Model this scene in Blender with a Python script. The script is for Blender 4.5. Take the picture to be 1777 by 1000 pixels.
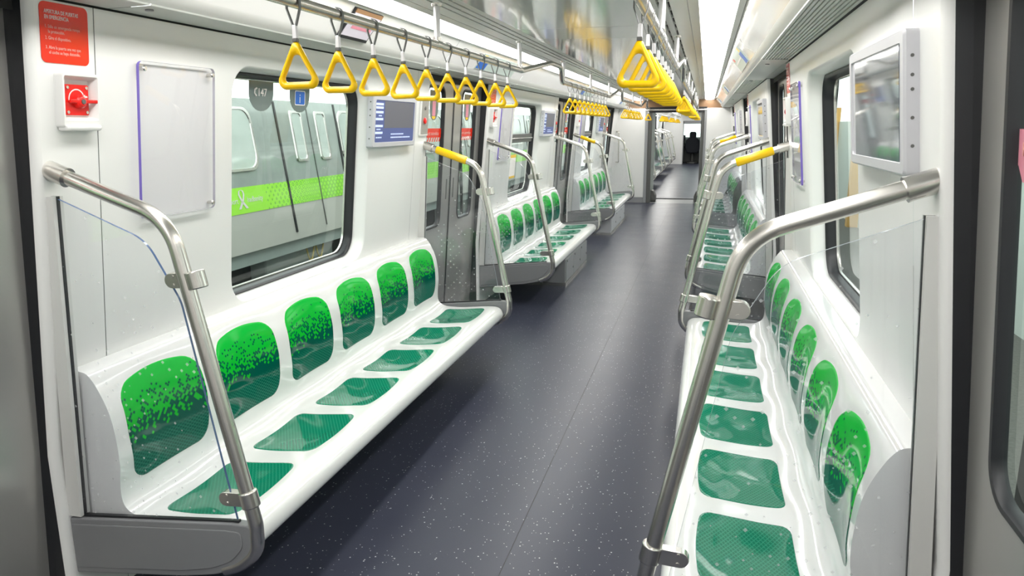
import bpy, bmesh, math, random
from mathutils import Vector, Matrix
random.seed(7)
for o in list(bpy.data.objects):
    bpy.data.objects.remove(o)
sc = bpy.context.scene
C = sc.collection

# ------------------------------------------------------------------ camera
cam_d = bpy.data.cameras.new('camera')
cam = bpy.data.objects.new('camera', cam_d); C.objects.link(cam)
F_PX = 1288.1
cam_d.sensor_width = 36.0
cam_d.lens = F_PX / 1777.0 * 36.0
cam_d.clip_start = 0.02
pi_, ya_, ro_ = 0.213888, 0.252568, -0.005045
cy, sy = math.cos(ya_), math.sin(ya_); cp, sp = math.cos(pi_), math.sin(pi_); cr, sr = math.cos(ro_), math.sin(ro_)
fwd = Vector((-sy*cp, cy*cp, -sp)); rgt = Vector((cy, sy, 0)); up = rgt.cross(fwd)
r_ = cr*rgt + sr*up; u_ = -sr*rgt + cr*up
cam.matrix_world = Matrix(((r_.x, u_.x, -fwd.x, 0.646), (r_.y, u_.y, -fwd.y, 0.0), (r_.z, u_.z, -fwd.z, 1.5), (0, 0, 0, 1)))
cam_d.dof.use_dof = True
cam_d.dof.focus_distance = 3.8
cam_d.dof.aperture_fstop = 14
sc.camera = cam

# ------------------------------------------------------------------ world, exposure
w = bpy.data.worlds.new('depot_light'); sc.world = w; w.use_nodes = True
bg = w.node_tree.nodes['Background']
bg.inputs[0].default_value = (0.93, 1.0, 0.97, 1); bg.inputs[1].default_value = 2.8
LAMP = 13.0
sc.view_settings.view_transform = 'Standard'
sc.view_settings.look = 'None'
sc.view_settings.gamma = 1.0
sc.view_settings.use_curve_mapping = False
sc.view_settings.exposure = 0.05

# ------------------------------------------------------------------ materials
def newmat(name):
    m = bpy.data.materials.new(name); m.use_nodes = True
    nt = m.node_tree; b = nt.nodes['Principled BSDF']
    return m, nt, b

def pm(name, col, rough=0.5, metal=0.0, coat=0.0, noise=0.0, nscale=40.0, spec=0.5, bump=0.0, stretch=None):
    m, nt, b = newmat(name)
    b.inputs['Base Color'].default_value = (*col, 1)
    b.inputs['Roughness'].default_value = rough
    b.inputs['Metallic'].default_value = metal
    b.inputs['Specular IOR Level'].default_value = spec
    if coat:
        b.inputs['Coat Weight'].default_value = coat
        b.inputs['Coat Roughness'].default_value = 0.06
    if noise or bump:
        tc = nt.nodes.new('ShaderNodeTexCoord'); n = nt.nodes.new('ShaderNodeTexNoise')
        n.inputs['Scale'].default_value = nscale; n.inputs['Detail'].default_value = 3
        src = tc.outputs['Object']
        if stretch:
            mp = nt.nodes.new('ShaderNodeMapping'); mp.inputs['Scale'].default_value = stretch
            nt.links.new(src, mp.inputs['Vector']); src = mp.outputs['Vector']
        nt.links.new(src, n.inputs['Vector'])
        if noise:
            mx = nt.nodes.new('ShaderNodeMix'); mx.data_type = 'RGBA'
            nt.links.new(n.outputs['Fac'], mx.inputs[0])
            mx.inputs[6].default_value = (*[c*(1-noise) for c in col], 1)
            mx.inputs[7].default_value = (*[min(1, c*(1+noise)) for c in col], 1)
            nt.links.new(mx.outputs[2], b.inputs['Base Color'])
        if bump:
            bp = nt.nodes.new('ShaderNodeBump'); bp.inputs['Strength'].default_value = bump; bp.inputs['Distance'].default_value = 0.004
            nt.links.new(n.outputs['Fac'], bp.inputs['Height']); nt.links.new(bp.outputs['Normal'], b.inputs['Normal'])
    return m

def em(name, col, s):
    m, nt, b = newmat(name)
    b.inputs['Base Color'].default_value = (*col, 1)
    b.inputs['Emission Color'].default_value = (*col, 1)
    b.inputs['Emission Strength'].default_value = s
    return m

def glass(name, tint, ior=1.45, dots=False, haze=0.0):
    m = bpy.data.materials.new(name); m.use_nodes = True
    nt = m.node_tree; nt.nodes.clear()
    N = nt.nodes.new; L = nt.links.new
    out = N('ShaderNodeOutputMaterial'); tr = N('ShaderNodeBsdfTransparent'); gl = N('ShaderNodeBsdfGlossy')
    mx = N('ShaderNodeMixShader'); geo = N('ShaderNodeNewGeometry')
    def V_(op, a, b=None):
        n = N('ShaderNodeVectorMath' if op == 'DOT_PRODUCT' else 'ShaderNodeMath'); n.operation = op
        for i, v in enumerate((a, b)):
            if v is None: continue
            if isinstance(v, (int, float)): n.inputs[i].default_value = v
            else: L(v, n.inputs[i])
        return n.outputs['Value']
    f0_ = ((ior-1)/(ior+1))**2
    co = V_('ABSOLUTE', V_('DOT_PRODUCT', geo.outputs['Normal'], geo.outputs['Incoming']))
    sch = V_('ADD', V_('MULTIPLY', V_('POWER', V_('SUBTRACT', 1.0, co), 5.0), 1-f0_), f0_)
    tr.inputs[0].default_value = (*tint, 1); gl.inputs['Roughness'].default_value = 0.0
    L(sch, mx.inputs[0]); L(tr.outputs[0], mx.inputs[1]); L(gl.outputs[0], mx.inputs[2])
    last = mx.outputs[0]
    if haze:
        df = N('ShaderNodeBsdfDiffuse'); df.inputs[0].default_value = (0.85, 0.84, 0.92, 1)
        m2 = N('ShaderNodeMixShader'); m2.inputs[0].default_value = haze
        L(last, m2.inputs[1]); L(df.outputs[0], m2.inputs[2]); last = m2.outputs[0]
    if dots:
        # little white diamonds printed on the glass, denser lower down
        tc = N('ShaderNodeTexCoord'); sp_ = N('ShaderNodeSeparateXYZ'); L(tc.outputs['Object'], sp_.inputs[0])
        def M_(op, a, b=None, c=None):
            n = N('ShaderNodeMath'); n.operation = op
            for i, v in enumerate((a, b, c)):
                if v is None: continue
                if isinstance(v, (int, float)): n.inputs[i].default_value = v
                else: L(v, n.inputs[i])
            return n.outputs[0]
        k = 1/0.040
        u = M_('MULTIPLY', M_('ADD', sp_.outputs[0], sp_.outputs[2]), k); v = M_('MULTIPLY', M_('SUBTRACT', sp_.outputs[0], sp_.outputs[2]), k)
        fu, fv = M_('FLOOR', u), M_('FLOOR', v)
        du = M_('ABSOLUTE', M_('SUBTRACT', M_('SUBTRACT', u, fu), 0.5)); dv = M_('ABSOLUTE', M_('SUBTRACT', M_('SUBTRACT', v, fv), 0.5))
        cb = N('ShaderNodeCombineXYZ'); L(fu, cb.inputs[0]); L(fv, cb.inputs[1])
        wn = N('ShaderNodeTexWhiteNoise'); wn.noise_dimensions = '2D'; L(cb.outputs[0], wn.inputs['Vector'])
        size = M_('MULTIPLY', wn.outputs['Value'], 0.10)
        size = M_('ADD', size, 0.05)
        dot = M_('LESS_THAN', M_('MAXIMUM', du, dv), size)
        cz = M_('DIVIDE', M_('SUBTRACT', fu, fv), 2*k)
        prob = M_('SUBTRACT', 0.56, M_('MULTIPLY', cz, 0.40))
        cb2 = N('ShaderNodeCombineXYZ'); L(fv, cb2.inputs[0]); L(fu, cb2.inputs[1])
        wn2 = N('ShaderNodeTexWhiteNoise'); wn2.noise_dimensions = '2D'; L(cb2.outputs[0], wn2.inputs['Vector'])
        on = M_('MULTIPLY', M_('MULTIPLY', dot, M_('LESS_THAN', wn2.outputs['Value'], prob)), 0.40)
        df = N('ShaderNodeBsdfDiffuse'); df.inputs[0].default_value = (0.92, 0.94, 0.94, 1)
        m2 = N('ShaderNodeMixShader'); L(on, m2.inputs[0]); L(last, m2.inputs[1]); L(df.outputs[0], m2.inputs[2]); last = m2.outputs[0]
    L(last, out.inputs[0])
    return m

def floor_mat():
    m, nt, b = newmat('speckled_vinyl'); N = nt.nodes.new; L = nt.links.new
    tc = N('ShaderNodeTexCoord')
    v = N('ShaderNodeTexVoronoi'); v.feature = 'F1'; v.inputs['Scale'].default_value = 70
    L(tc.outputs['Object'], v.inputs['Vector'])
    sx = N('ShaderNodeSeparateColor'); L(v.outputs['Color'], sx.inputs[0])
    r = N('ShaderNodeMath'); r.operation = 'MULTIPLY'; r.inputs[1].default_value = 0.22; L(sx.outputs[0], r.inputs[0])
    r2 = N('ShaderNodeMath'); r2.operation = 'SUBTRACT'; r2.inputs[1].default_value = 0.01; L(r.outputs[0], r2.inputs[0])
    lt = N('ShaderNodeMath'); lt.operation = 'LESS_THAN'; L(v.outputs['Distance'], lt.inputs[0]); L(r2.outputs[0], lt.inputs[1])
    gt = N('ShaderNodeMath'); gt.operation = 'GREATER_THAN'; gt.inputs[1].default_value = 0.38; L(sx.outputs[1], gt.inputs[0])
    mu = N('ShaderNodeMath'); mu.operation = 'MULTIPLY'; L(lt.outputs[0], mu.inputs[0]); L(gt.outputs[0], mu.inputs[1])
    n = N('ShaderNodeTexNoise'); n.inputs['Scale'].default_value = 3.0; n.inputs['Detail'].default_value = 4; L(tc.outputs['Object'], n.inputs['Vector'])
    base = N('ShaderNodeMix'); base.data_type = 'RGBA'; L(n.outputs['Fac'], base.inputs[0])
    base.inputs[6].default_value = (0.036, 0.040, 0.062, 1); base.inputs[7].default_value = (0.045, 0.049, 0.073, 1)
    mx = N('ShaderNodeMix'); mx.data_type = 'RGBA'; L(mu.outputs[0], mx.inputs[0]); L(base.outputs[2], mx.inputs[6]); mx.inputs[7].default_value = (0.55, 0.55, 0.56, 1)
    L(mx.outputs[2], b.inputs['Base Color'])
    rr = N('ShaderNodeMapRange'); b.inputs['Specular IOR Level'].default_value = 0.31; rr.inputs[3].default_value = 0.27; rr.inputs[4].default_value = 0.36; L(n.outputs['Fac'], rr.inputs[0]); L(rr.outputs[0], b.inputs['Roughness'])
    n2 = N('ShaderNodeTexNoise'); n2.inputs['Scale'].default_value = 260; L(tc.outputs['Object'], n2.inputs['Vector'])
    bp = N('ShaderNodeBump'); bp.inputs['Strength'].default_value = 0.12; bp.inputs['Distance'].default_value = 0.001
    L(n2.outputs['Fac'], bp.inputs['Height']); L(bp.outputs['Normal'], b.inputs['Normal'])
    return m

def pad_mat(name, back):
    """printed pad: green fading by scattered diamonds into dark green, with a fine lighter mesh"""
    m, nt, b = newmat(name); N = nt.nodes.new; L = nt.links.new
    tc = N('ShaderNodeTexCoord'); sp_ = N('ShaderNodeSeparateXYZ'); L(tc.outputs['Object'], sp_.inputs[0])
    def M_(op, a, b_=None):
        n = N('ShaderNodeMath'); n.operation = op
        for i, v in enumerate((a, b_)):
            if v is None: continue
            if isinstance(v, (int, float)): n.inputs[i].default_value = v
            else: L(v, n.inputs[i])
        return n.outputs[0]
    X, Y, Z = sp_.outputs
    # fine mesh
    A = Z if back else X
    km = 1/0.013
    p = M_('FRACT', M_('MULTIPLY', M_('ADD', A, M_('MULTIPLY', Y, 0.62)), km)); q = M_('FRACT', M_('MULTIPLY', M_('SUBTRACT', A, M_('MULTIPLY', Y, 0.62)), km))
    line = M_('MAXIMUM', M_('GREATER_THAN', p, 0.74), M_('GREATER_THAN', q, 0.74))
    b.inputs['Roughness'].default_value = 0.07 if back else 0.05
    b.inputs['Specular IOR Level'].default_value = 0.18 if back else 0.45
    if back:
        k = 1/0.0135
        u = M_('MULTIPLY', M_('ADD', Y, Z), k); v = M_('MULTIPLY', M_('SUBTRACT', Y, Z), k)
        fu, fv = M_('FLOOR', u), M_('FLOOR', v)
        cb = N('ShaderNodeCombineXYZ'); L(fu, cb.inputs[0]); L(fv, cb.inputs[1])
        wn = N('ShaderNodeTexWhiteNoise'); wn.noise_dimensions = '2D'; L(cb.outputs[0], wn.inputs['Vector'])
        zc = M_('DIVIDE', M_('SUBTRACT', fu, fv), 2*k)
        mr = N('ShaderNodeMapRange'); mr.inputs[1].default_value = 0.725; mr.inputs[2].default_value = 0.540; L(zc, mr.inputs[0])
        pw = M_('POWER', mr.outputs[0], 1.35)
        dd = M_('MAXIMUM', M_('ABSOLUTE', M_('SUBTRACT', M_('SUBTRACT', u, fu), 0.5)), M_('ABSOLUTE', M_('SUBTRACT', M_('SUBTRACT', v, fv), 0.5)))
        inside = M_('LESS_THAN', dd, M_('ADD', 0.36, M_('MULTIPLY', pw, 0.25)))
        dark = M_('MULTIPLY', M_('LESS_THAN', wn.outputs['Value'], pw), inside)
        c = N('ShaderNodeMix'); c.data_type = 'RGBA'; L(dark, c.inputs[0])
        g = N('ShaderNodeMix'); g.data_type = 'RGBA'
        mr2 = N('ShaderNodeMapRange'); mr2.inputs[1].default_value = 0.74; mr2.inputs[2].default_value = 0.55; L(Z, mr2.inputs[0]); L(mr2.outputs[0], g.inputs[0])
        g.inputs[6].default_value = (0.002, 0.50, 0.048, 1); g.inputs[7].default_value = (0.006, 0.47, 0.02, 1)
        L(g.outputs[2], c.inputs[6]); c.inputs[7].default_value = (0.0, 0.095, 0.062, 1)
        lowz = N('ShaderNodeMapRange'); lowz.inputs[1].default_value = 0.545; lowz.inputs[2].default_value = 0.52; L(Z, lowz.inputs[0])
        fac = M_('MULTIPLY', M_('MULTIPLY', line, lowz.outputs[0]), 0.55)
        c2 = N('ShaderNodeMix'); c2.data_type = 'RGBA'; L(fac, c2.inputs[0]); L(c.outputs[2], c2.inputs[6]); c2.inputs[7].default_value = (0.04, 0.26, 0.18, 1)
        L(c2.outputs[2], b.inputs['Base Color'])
    else:
        c2 = N('ShaderNodeMix'); c2.data_type = 'RGBA'; L(M_('MULTIPLY', line, 0.6), c2.inputs[0])
        c2.inputs[6].default_value = (0.0, 0.165, 0.090, 1); c2.inputs[7].default_value = (0.035, 0.33, 0.20, 1)
        L(c2.outputs[2], b.inputs['Base Color'])
    return m

def band_mat():
    """lime band of the train outside: diamond outlines that thicken along the car"""
    m, nt, b = newmat('lime_band'); N = nt.nodes.new; L = nt.links.new
    tc = N('ShaderNodeTexCoord'); sp_ = N('ShaderNodeSeparateXYZ'); L(tc.outputs['Object'], sp_.inputs[0])
    def M_(op, a, b_=None):
        n = N('ShaderNodeMath'); n.operation = op
        for i, v in enumerate((a, b_)):
            if v is None: continue
            if isinstance(v, (int, float)): n.inputs[i].default_value = v
            else: L(v, n.inputs[i])
        return n.outputs[0]
    k = 1/0.062
    yz = sp_.outputs
    u = M_('MULTIPLY', M_('ADD', yz[1], yz[2]), k); v = M_('MULTIPLY', M_('SUBTRACT', yz[1], yz[2]), k)
    fu, fv = M_('FLOOR', u), M_('FLOOR', v)
    d = M_('MAXIMUM', M_('ABSOLUTE', M_('SUBTRACT', M_('SUBTRACT', u, fu), 0.5)), M_('ABSOLUTE', M_('SUBTRACT', M_('SUBTRACT', v, fv), 0.5)))
    mr = N('ShaderNodeMapRange'); mr.inputs[1].default_value = 0.0; mr.inputs[2].default_value = 1.0; L(yz[1], mr.inputs[0])
    r0 = M_('ADD', 0.12, M_('MULTIPLY', mr.outputs[0], 0.33))
    ring = M_('MULTIPLY', M_('LESS_THAN', d, r0), M_('GREATER_THAN', d, M_('SUBTRACT', r0, 0.12)))
    on = M_('MULTIPLY', ring, M_('GREATER_THAN', yz[1], 0.10))
    c = N('ShaderNodeMix'); c.data_type = 'RGBA'; L(M_('MULTIPLY', on, 0.75), c.inputs[0])
    c.inputs[6].default_value = (0.42, 0.96, 0.06, 1); c.inputs[7].default_value = (0.10, 0.42, 0.08, 1)
    L(c.outputs[2], b.inputs['Base Color']); b.inputs['Roughness'].default_value = 0.35
    return m

WHITE = pm('white_wall_laminate', (0.80, 0.80, 0.785), 0.30, noise=0.012, nscale=5)
SURR = pm('white_window_moulding', (0.80, 0.82, 0.80), 0.32, noise=0.012, nscale=6)
COVE = pm('gloss_white_cove', (0.82, 0.815, 0.80), 0.14, coat=0.6, noise=0.01, nscale=4)
BAND = pm('pale_grey_green_band', (0.60, 0.62, 0.585), 0.38, noise=0.02, nscale=8)
CEIL = pm('satin_aluminium_ceiling', (0.72, 0.73, 0.72), 0.10, metal=0.35, noise=0.02, nscale=3, stretch=(6, 0.4, 1))
TRIM = pm('pale_grey_trim', (0.66, 0.66, 0.64), 0.35, noise=0.02, nscale=10)
DARK = pm('dark_void', (0.02, 0.02, 0.02), 0.8, noise=0.1)
RUBBER = pm('black_rubber', (0.014, 0.015, 0.018), 0.42, noise=0.15, nscale=30)
GREYP = pm('grey_paint', (0.30, 0.305, 0.315), 0.36, noise=0.03, nscale=30)
GREYE = pm('grey_end_panel_paint', (0.215, 0.218, 0.228), 0.36, noise=0.03, nscale=30)
GREYD = pm('dark_grey_paint', (0.105, 0.105, 0.10), 0.4, noise=0.05, nscale=30)
STEEL = pm('brushed_stainless', (0.70, 0.685, 0.65), 0.27, metal=1.0, noise=0.03, nscale=60, stretch=(1, 1, 14))
LEAF = pm('door_stainless', (0.46, 0.45, 0.43), 0.28, metal=0.6, noise=0.015, nscale=30, stretch=(20, 20, 1))
RAIL = pm('satin_tube', (0.68, 0.66, 0.62), 0.27, metal=1.0, noise=0.03, nscale=50)
YELLOW = pm('yellow_plastic', (0.95, 0.58, 0.0), 0.28, noise=0.02, nscale=20)
STRAP = pm('grey_webbing', (0.20, 0.205, 0.205), 0.6, noise=0.1, nscale=200)
CLIP = pm('pale_clip', (0.70, 0.69, 0.70), 0.3, metal=0.3, noise=0.02)
SHELL = pm('white_grp_shell', (0.83, 0.83, 0.82), 0.14, coat=0.5, noise=0.01, nscale=6)
RED = pm('red_print', (0.78, 0.030, 0.010), 0.14, noise=0.02, nscale=20)
REDP = pm('red_paint', (0.80, 0.012, 0.008), 0.3, noise=0.02, nscale=20)
PRINTW = pm('white_print', (0.85, 0.80, 0.78), 0.5, noise=0.01)
PRINTP = pm('pale_red_print', (0.85, 0.42, 0.36), 0.5, noise=0.01)
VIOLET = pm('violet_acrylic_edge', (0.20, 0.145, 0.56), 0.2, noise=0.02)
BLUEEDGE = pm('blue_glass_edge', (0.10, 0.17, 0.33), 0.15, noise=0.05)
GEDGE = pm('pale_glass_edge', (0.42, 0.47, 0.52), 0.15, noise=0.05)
HOUSING = pm('monitor_housing', (0.54, 0.54, 0.57), 0.4, noise=0.02)
SCREENB = em('lit_blue_screen', (0.055, 0.075, 0.20), 0.55)
SCREENM = em('lit_dim_screen', (0.10, 0.10, 0.12), 0.35)
SCREENW = em('lit_pill', (0.45, 0.52, 0.75), 0.7)
DARKGL = pm('dark_screen_glass', (0.10, 0.12, 0.15), 0.04, coat=1.0, noise=0.02)
GLASSWIN = glass('window_glass', (0.86, 0.93, 0.90), 1.5)
GLASSSCR = glass('screen_glass', (0.965, 0.972, 0.985), 1.42, dots=True, haze=0.012)
GLASSPLAIN = glass('plain_screen_glass', (0.975, 0.98, 0.985), 1.42)
ACRYL = glass('acrylic_sheet', (0.965, 0.96, 0.98), 1.5, haze=0.05)
FLOOR = floor_mat()
BACKPAD = pad_mat('printed_back_pad', True)
SEATPAD = pad_mat('printed_seat_pad', False)
LAMPM = em('diffuser', (1.0, 0.985, 0.95), LAMP)
TAN = pm('warm_brown_tint', (0.26, 0.145, 0.07), 0.4, noise=0.1, nscale=6)  # on the bulkhead a reflection put into the colour; on the notice, print
BLUE = pm('blue_print', (0.012, 0.13, 0.55), 0.35, noise=0.02)
PALEG = pm('pale_green_print', (0.50, 0.58, 0.54), 0.3, noise=0.02)
PINK = pm('pink_print', (0.75, 0.28, 0.36), 0.4, noise=0.1, nscale=60)  # print on signs; on the right door a reflection painted in pink
LILAC = pm('lilac_print', (0.62, 0.58, 0.66), 0.4, noise=0.03, nscale=60)
TABM = pm('smoked_sticker', (0.16, 0.20, 0.19), 0.1, noise=0.03)
LIME = band_mat()
OUTBODY = pm('depot_train_body', (0.56, 0.55, 0.51), 0.35, noise=0.04, nscale=5)
OUTGREY = pm('depot_train_grey', (0.36, 0.40, 0.375), 0.25, noise=0.15, nscale=8, coat=0.5)
OUTSKIRT = pm('depot_train_skirt', (0.34, 0.39, 0.37), 0.5, noise=0.08, nscale=8)
OUTWIN = pm('depot_train_pane', (0.60, 0.66, 0.62), 0.08, noise=0.1, nscale=6)
OUTUNDER = pm('dark_underfloor', (0.04, 0.045, 0.04), 0.8, noise=0.5, nscale=25)  # dark mottled tone for everything below the skirt
BALLAST = pm('track_ballast', (0.12, 0.12, 0.11), 0.9, noise=0.5, nscale=30)
FABRIC = pm('black_seat_cloth', (0.018, 0.02, 0.028), 0.8, noise=0.2, nscale=90)

# ------------------------------------------------------------------ mesh helpers
class MB:
    def __init__(s): s.v = []; s.f = []
    def add(s, vs, fs):
        o = len(s.v); s.v += [tuple(v) for v in vs]; s.f += [tuple(i+o for i in f) for f in fs]
    def box(s, x0, x1, y0, y1, z0, z1):
        s.add([(x, y, z) for x in (x0, x1) for y in (y0, y1) for z in (z0, z1)],
              [(0,1,3,2),(4,6,7,5),(0,4,5,1),(2,3,7,6),(0,2,6,4),(1,5,7,3)])
    def hexa(s, p):   # 8 points: 4 of one face then 4 of the opposite
        s.add(p, [(3,2,1,0),(4,5,6,7),(0,1,5,4),(1,2,6,5),(2,3,7,6),(3,0,4,7)])
    def prism(s, poly, fa, fb):   # poly of 2D points; fa / fb map a point to 3D at each end
        n = len(poly)
        s.add([fa(p) for p in poly]+[fb(p) for p in poly],
              [tuple(range(n-1,-1,-1)), tuple(range(n, 2*n))]+[(i,(i+1)%n,n+(i+1)%n,n+i) for i in range(n)])
    def sweep(s, prof, y0, y1, side, closed=False):   # profile of (d,z) run along y; side -1 left, +1 right
        n = len(prof)
        vs = [(side*d, y0, z) for d, z in prof]+[(side*d, y1, z) for d, z in prof]
        s.add(vs, [(i, i+1, n+i+1, n+i) for i in range(n-1)]+([(n-1,0,n,2*n-1)] if closed else []))
    def tube(s, path, r, n=14, cap=True):
        P = [Vector(p) for p in path]; m = len(P)
        rs = r if isinstance(r, (list, tuple)) else [r]*m
        t0 = (P[1]-P[0]).normalized()
        a = Vector((0,0,1)) if abs(t0.z) < 0.9 else Vector((1,0,0))
        nn = (a - t0*a.dot(t0)).normalized(); rings = []
        for i in range(m):
            t = (P[min(i+1,m-1)]-P[max(i-1,0)]).normalized()
            nn = (nn - t*nn.dot(t)).normalized(); b = t.cross(nn)
            rings += [P[i]+(nn*math.cos(2*math.pi*k/n)+b*math.sin(2*math.pi*k/n))*rs[i] for k in range(n)]
        fs = [(i*n+k, i*n+(k+1)%n, (i+1)*n+(k+1)%n, (i+1)*n+k) for i in range(m-1) for k in range(n)]
        if cap: fs += [tuple(range(n-1,-1,-1)), tuple(range((m-1)*n, m*n))]
        s.add(rings, fs)
    def grid(s, pts):   # pts[i][j]
        n, m = len(pts), len(pts[0])
        s.add([p for row in pts for p in row], [(i*m+j, i*m+j+1, (i+1)*m+j+1, (i+1)*m+j) for i in range(n-1) for j in range(m-1)])
    def loft(s, rings, closed=True, cap=False):
        n = len(rings[0]); vs = [p for r in rings for p in r]; fs = []
        for i in range(len(rings)-1):
            for k in range(n if closed else n-1):
                fs.append((i*n+k, i*n+(k+1)%n, (i+1)*n+(k+1)%n, (i+1)*n+k))
        if cap: fs += [tuple(range(n-1,-1,-1)), tuple(range((len(rings)-1)*n, len(rings)*n))]
        s.add(vs, fs)
    def data(s, name, mat, smooth=False, ang=35):
        me = bpy.data.meshes.new(name); me.from_pydata(s.v, [], s.f)
        bm = bmesh.new(); bm.from_mesh(me); bmesh.ops.recalc_face_normals(bm, faces=bm.faces[:]); bm.to_mesh(me); bm.free()
        me.materials.append(mat)
        if smooth:
            me.polygons.foreach_set('use_smooth', [True]*len(me.polygons)); me.set_sharp_from_angle(angle=math.radians(ang))
        me.update(); return me
    def build(s, name, mat, parent=None, smooth=False, bevel=0.0, ang=35, seg=2):
        o = bpy.data.objects.new(name, s.data(name, mat, smooth, ang)); C.objects.link(o)
        if parent: o.parent = parent
        if bevel:
            b = o.modifiers.new('bevel', 'BEVEL'); b.width = bevel; b.segments = seg; b.limit_method = 'ANGLE'; b.angle_limit = math.radians(40)
        return o

def empty(name, loc=(0,0,0), rz=0.0, parent=None):
    o = bpy.data.objects.new(name, None); C.objects.link(o); o.location = loc; o.rotation_euler = (0,0,rz)
    o.empty_display_size = 0.1
    if parent: o.parent = parent
    return o
def tag(o, label=None, cat=None, group=None, kind=None):
    if label: o['label'] = label
    if cat: o['category'] = cat
    if group: o['group'] = group
    if kind: o['kind'] = kind
    return o
def kids(o): return [c for c in o.children]
def copy_tree(o, parent=None):
    c = o.copy(); C.objects.link(c)
    if parent: c.parent = parent
    for ch in list(o.children): copy_tree(ch, c)
    return c
def rrect(x0, x1, y0, y1, r, n=6):
    out = []
    for cx, cy_, a in ((x1-r, y1-r, 0), (x0+r, y1-r, 90), (x0+r, y0+r, 180), (x1-r, y0+r, 270)):
        for k in range(n+1):
            t = math.radians(a+90*k/n); out.append((cx+r*math.cos(t), cy_+r*math.sin(t)))
    return out
def fillet(pts, rad, n=7):
    P = [Vector(p) for p in pts]; out = [P[0]]
    for i in range(1, len(P)-1):
        r = rad[i-1] if isinstance(rad, (list, tuple)) else rad
        a = (P[i-1]-P[i]); b = (P[i+1]-P[i]); la, lb = a.length, b.length; a.normalize(); b.normalize()
        ang = a.angle(b); d = min(r/math.tan(ang/2), la*0.48, lb*0.48)
        p0, p1 = P[i]+a*d, P[i]+b*d
        for k in range(n+1):
            t = k/n; out.append(p0*(1-t)**2+P[i]*2*t*(1-t)+p1*t*t)
    out.append(P[-1]); return out
def text(name, body, size, mat, origin, xdir, ydir, parent=None, align='LEFT', ext=0.0004, sx=1.0):
    """flat lettering turned into a mesh, standing at origin with its baseline along xdir"""
    cu = bpy.data.curves.new(name, 'FONT'); cu.body = body; cu.size = size; cu.extrude = ext; cu.align_x = align; cu.resolution_u = 2
    t = bpy.data.objects.new(name+'_tmp', cu); C.objects.link(t)
    bpy.context.view_layer.update()
    me = bpy.data.meshes.new_from_object(t.evaluated_get(bpy.context.evaluated_depsgraph_get()))
    bpy.data.objects.remove(t); bpy.data.curves.remove(cu)
    me.materials.clear(); me.materials.append(mat)
    x = Vector(xdir).normalized(); y = Vector(ydir).normalized(); z = x.cross(y)
    o_ = Vector(origin)
    me.transform(Matrix(((x.x*sx, y.x, z.x, o_.x), (x.y*sx, y.y, z.y, o_.y), (x.z*sx, y.z, z.z, o_.z), (0,0,0,1))))
    o = bpy.data.objects.new(name, me); C.objects.link(o)
    if parent: o.parent = parent
    return o

# ------------------------------------------------------------------ car layout (x across, y along the train, z up; car axis x = 0)
def WX(z, a=1.24): return a - 0.1*max(z, 0.55)
LX = lambda z: 1.272 - 0.078*z                # door leaf face
BENCH_Y = [(1.685, 4.545), (5.991, 8.851), (10.257, 13.117)]
DOOR_Y = [0.962, 5.268, 9.554, 13.84]
HALF = 0.678
BAYS = [(DOOR_Y[i]+HALF, DOOR_Y[i+1]-HALF) for i in range(3)]
Y_BACK, Y_END = -1.6, 15.1
Z_TOP = 1.835

# ------------------------------------------------------------------ floor and ceiling
fl = tag(empty('floor'), 'dark blue grey speckled vinyl floor running down the aisle', 'floor', kind='structure')
for x0, x1, nm in ((-1.30, 0.0285, 'floor_sheet'), (0.0315, 1.30, 'floor_sheet')):
    m = MB(); m.box(x0, x1, Y_BACK, Y_END+0.0, -0.03, 0.0); m.build(nm, FLOOR, fl)
m = MB(); m.box(0.0285, 0.0315, Y_BACK, Y_END, -0.03, -0.0008); m.build('floor_seam', RUBBER, fl)

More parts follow.
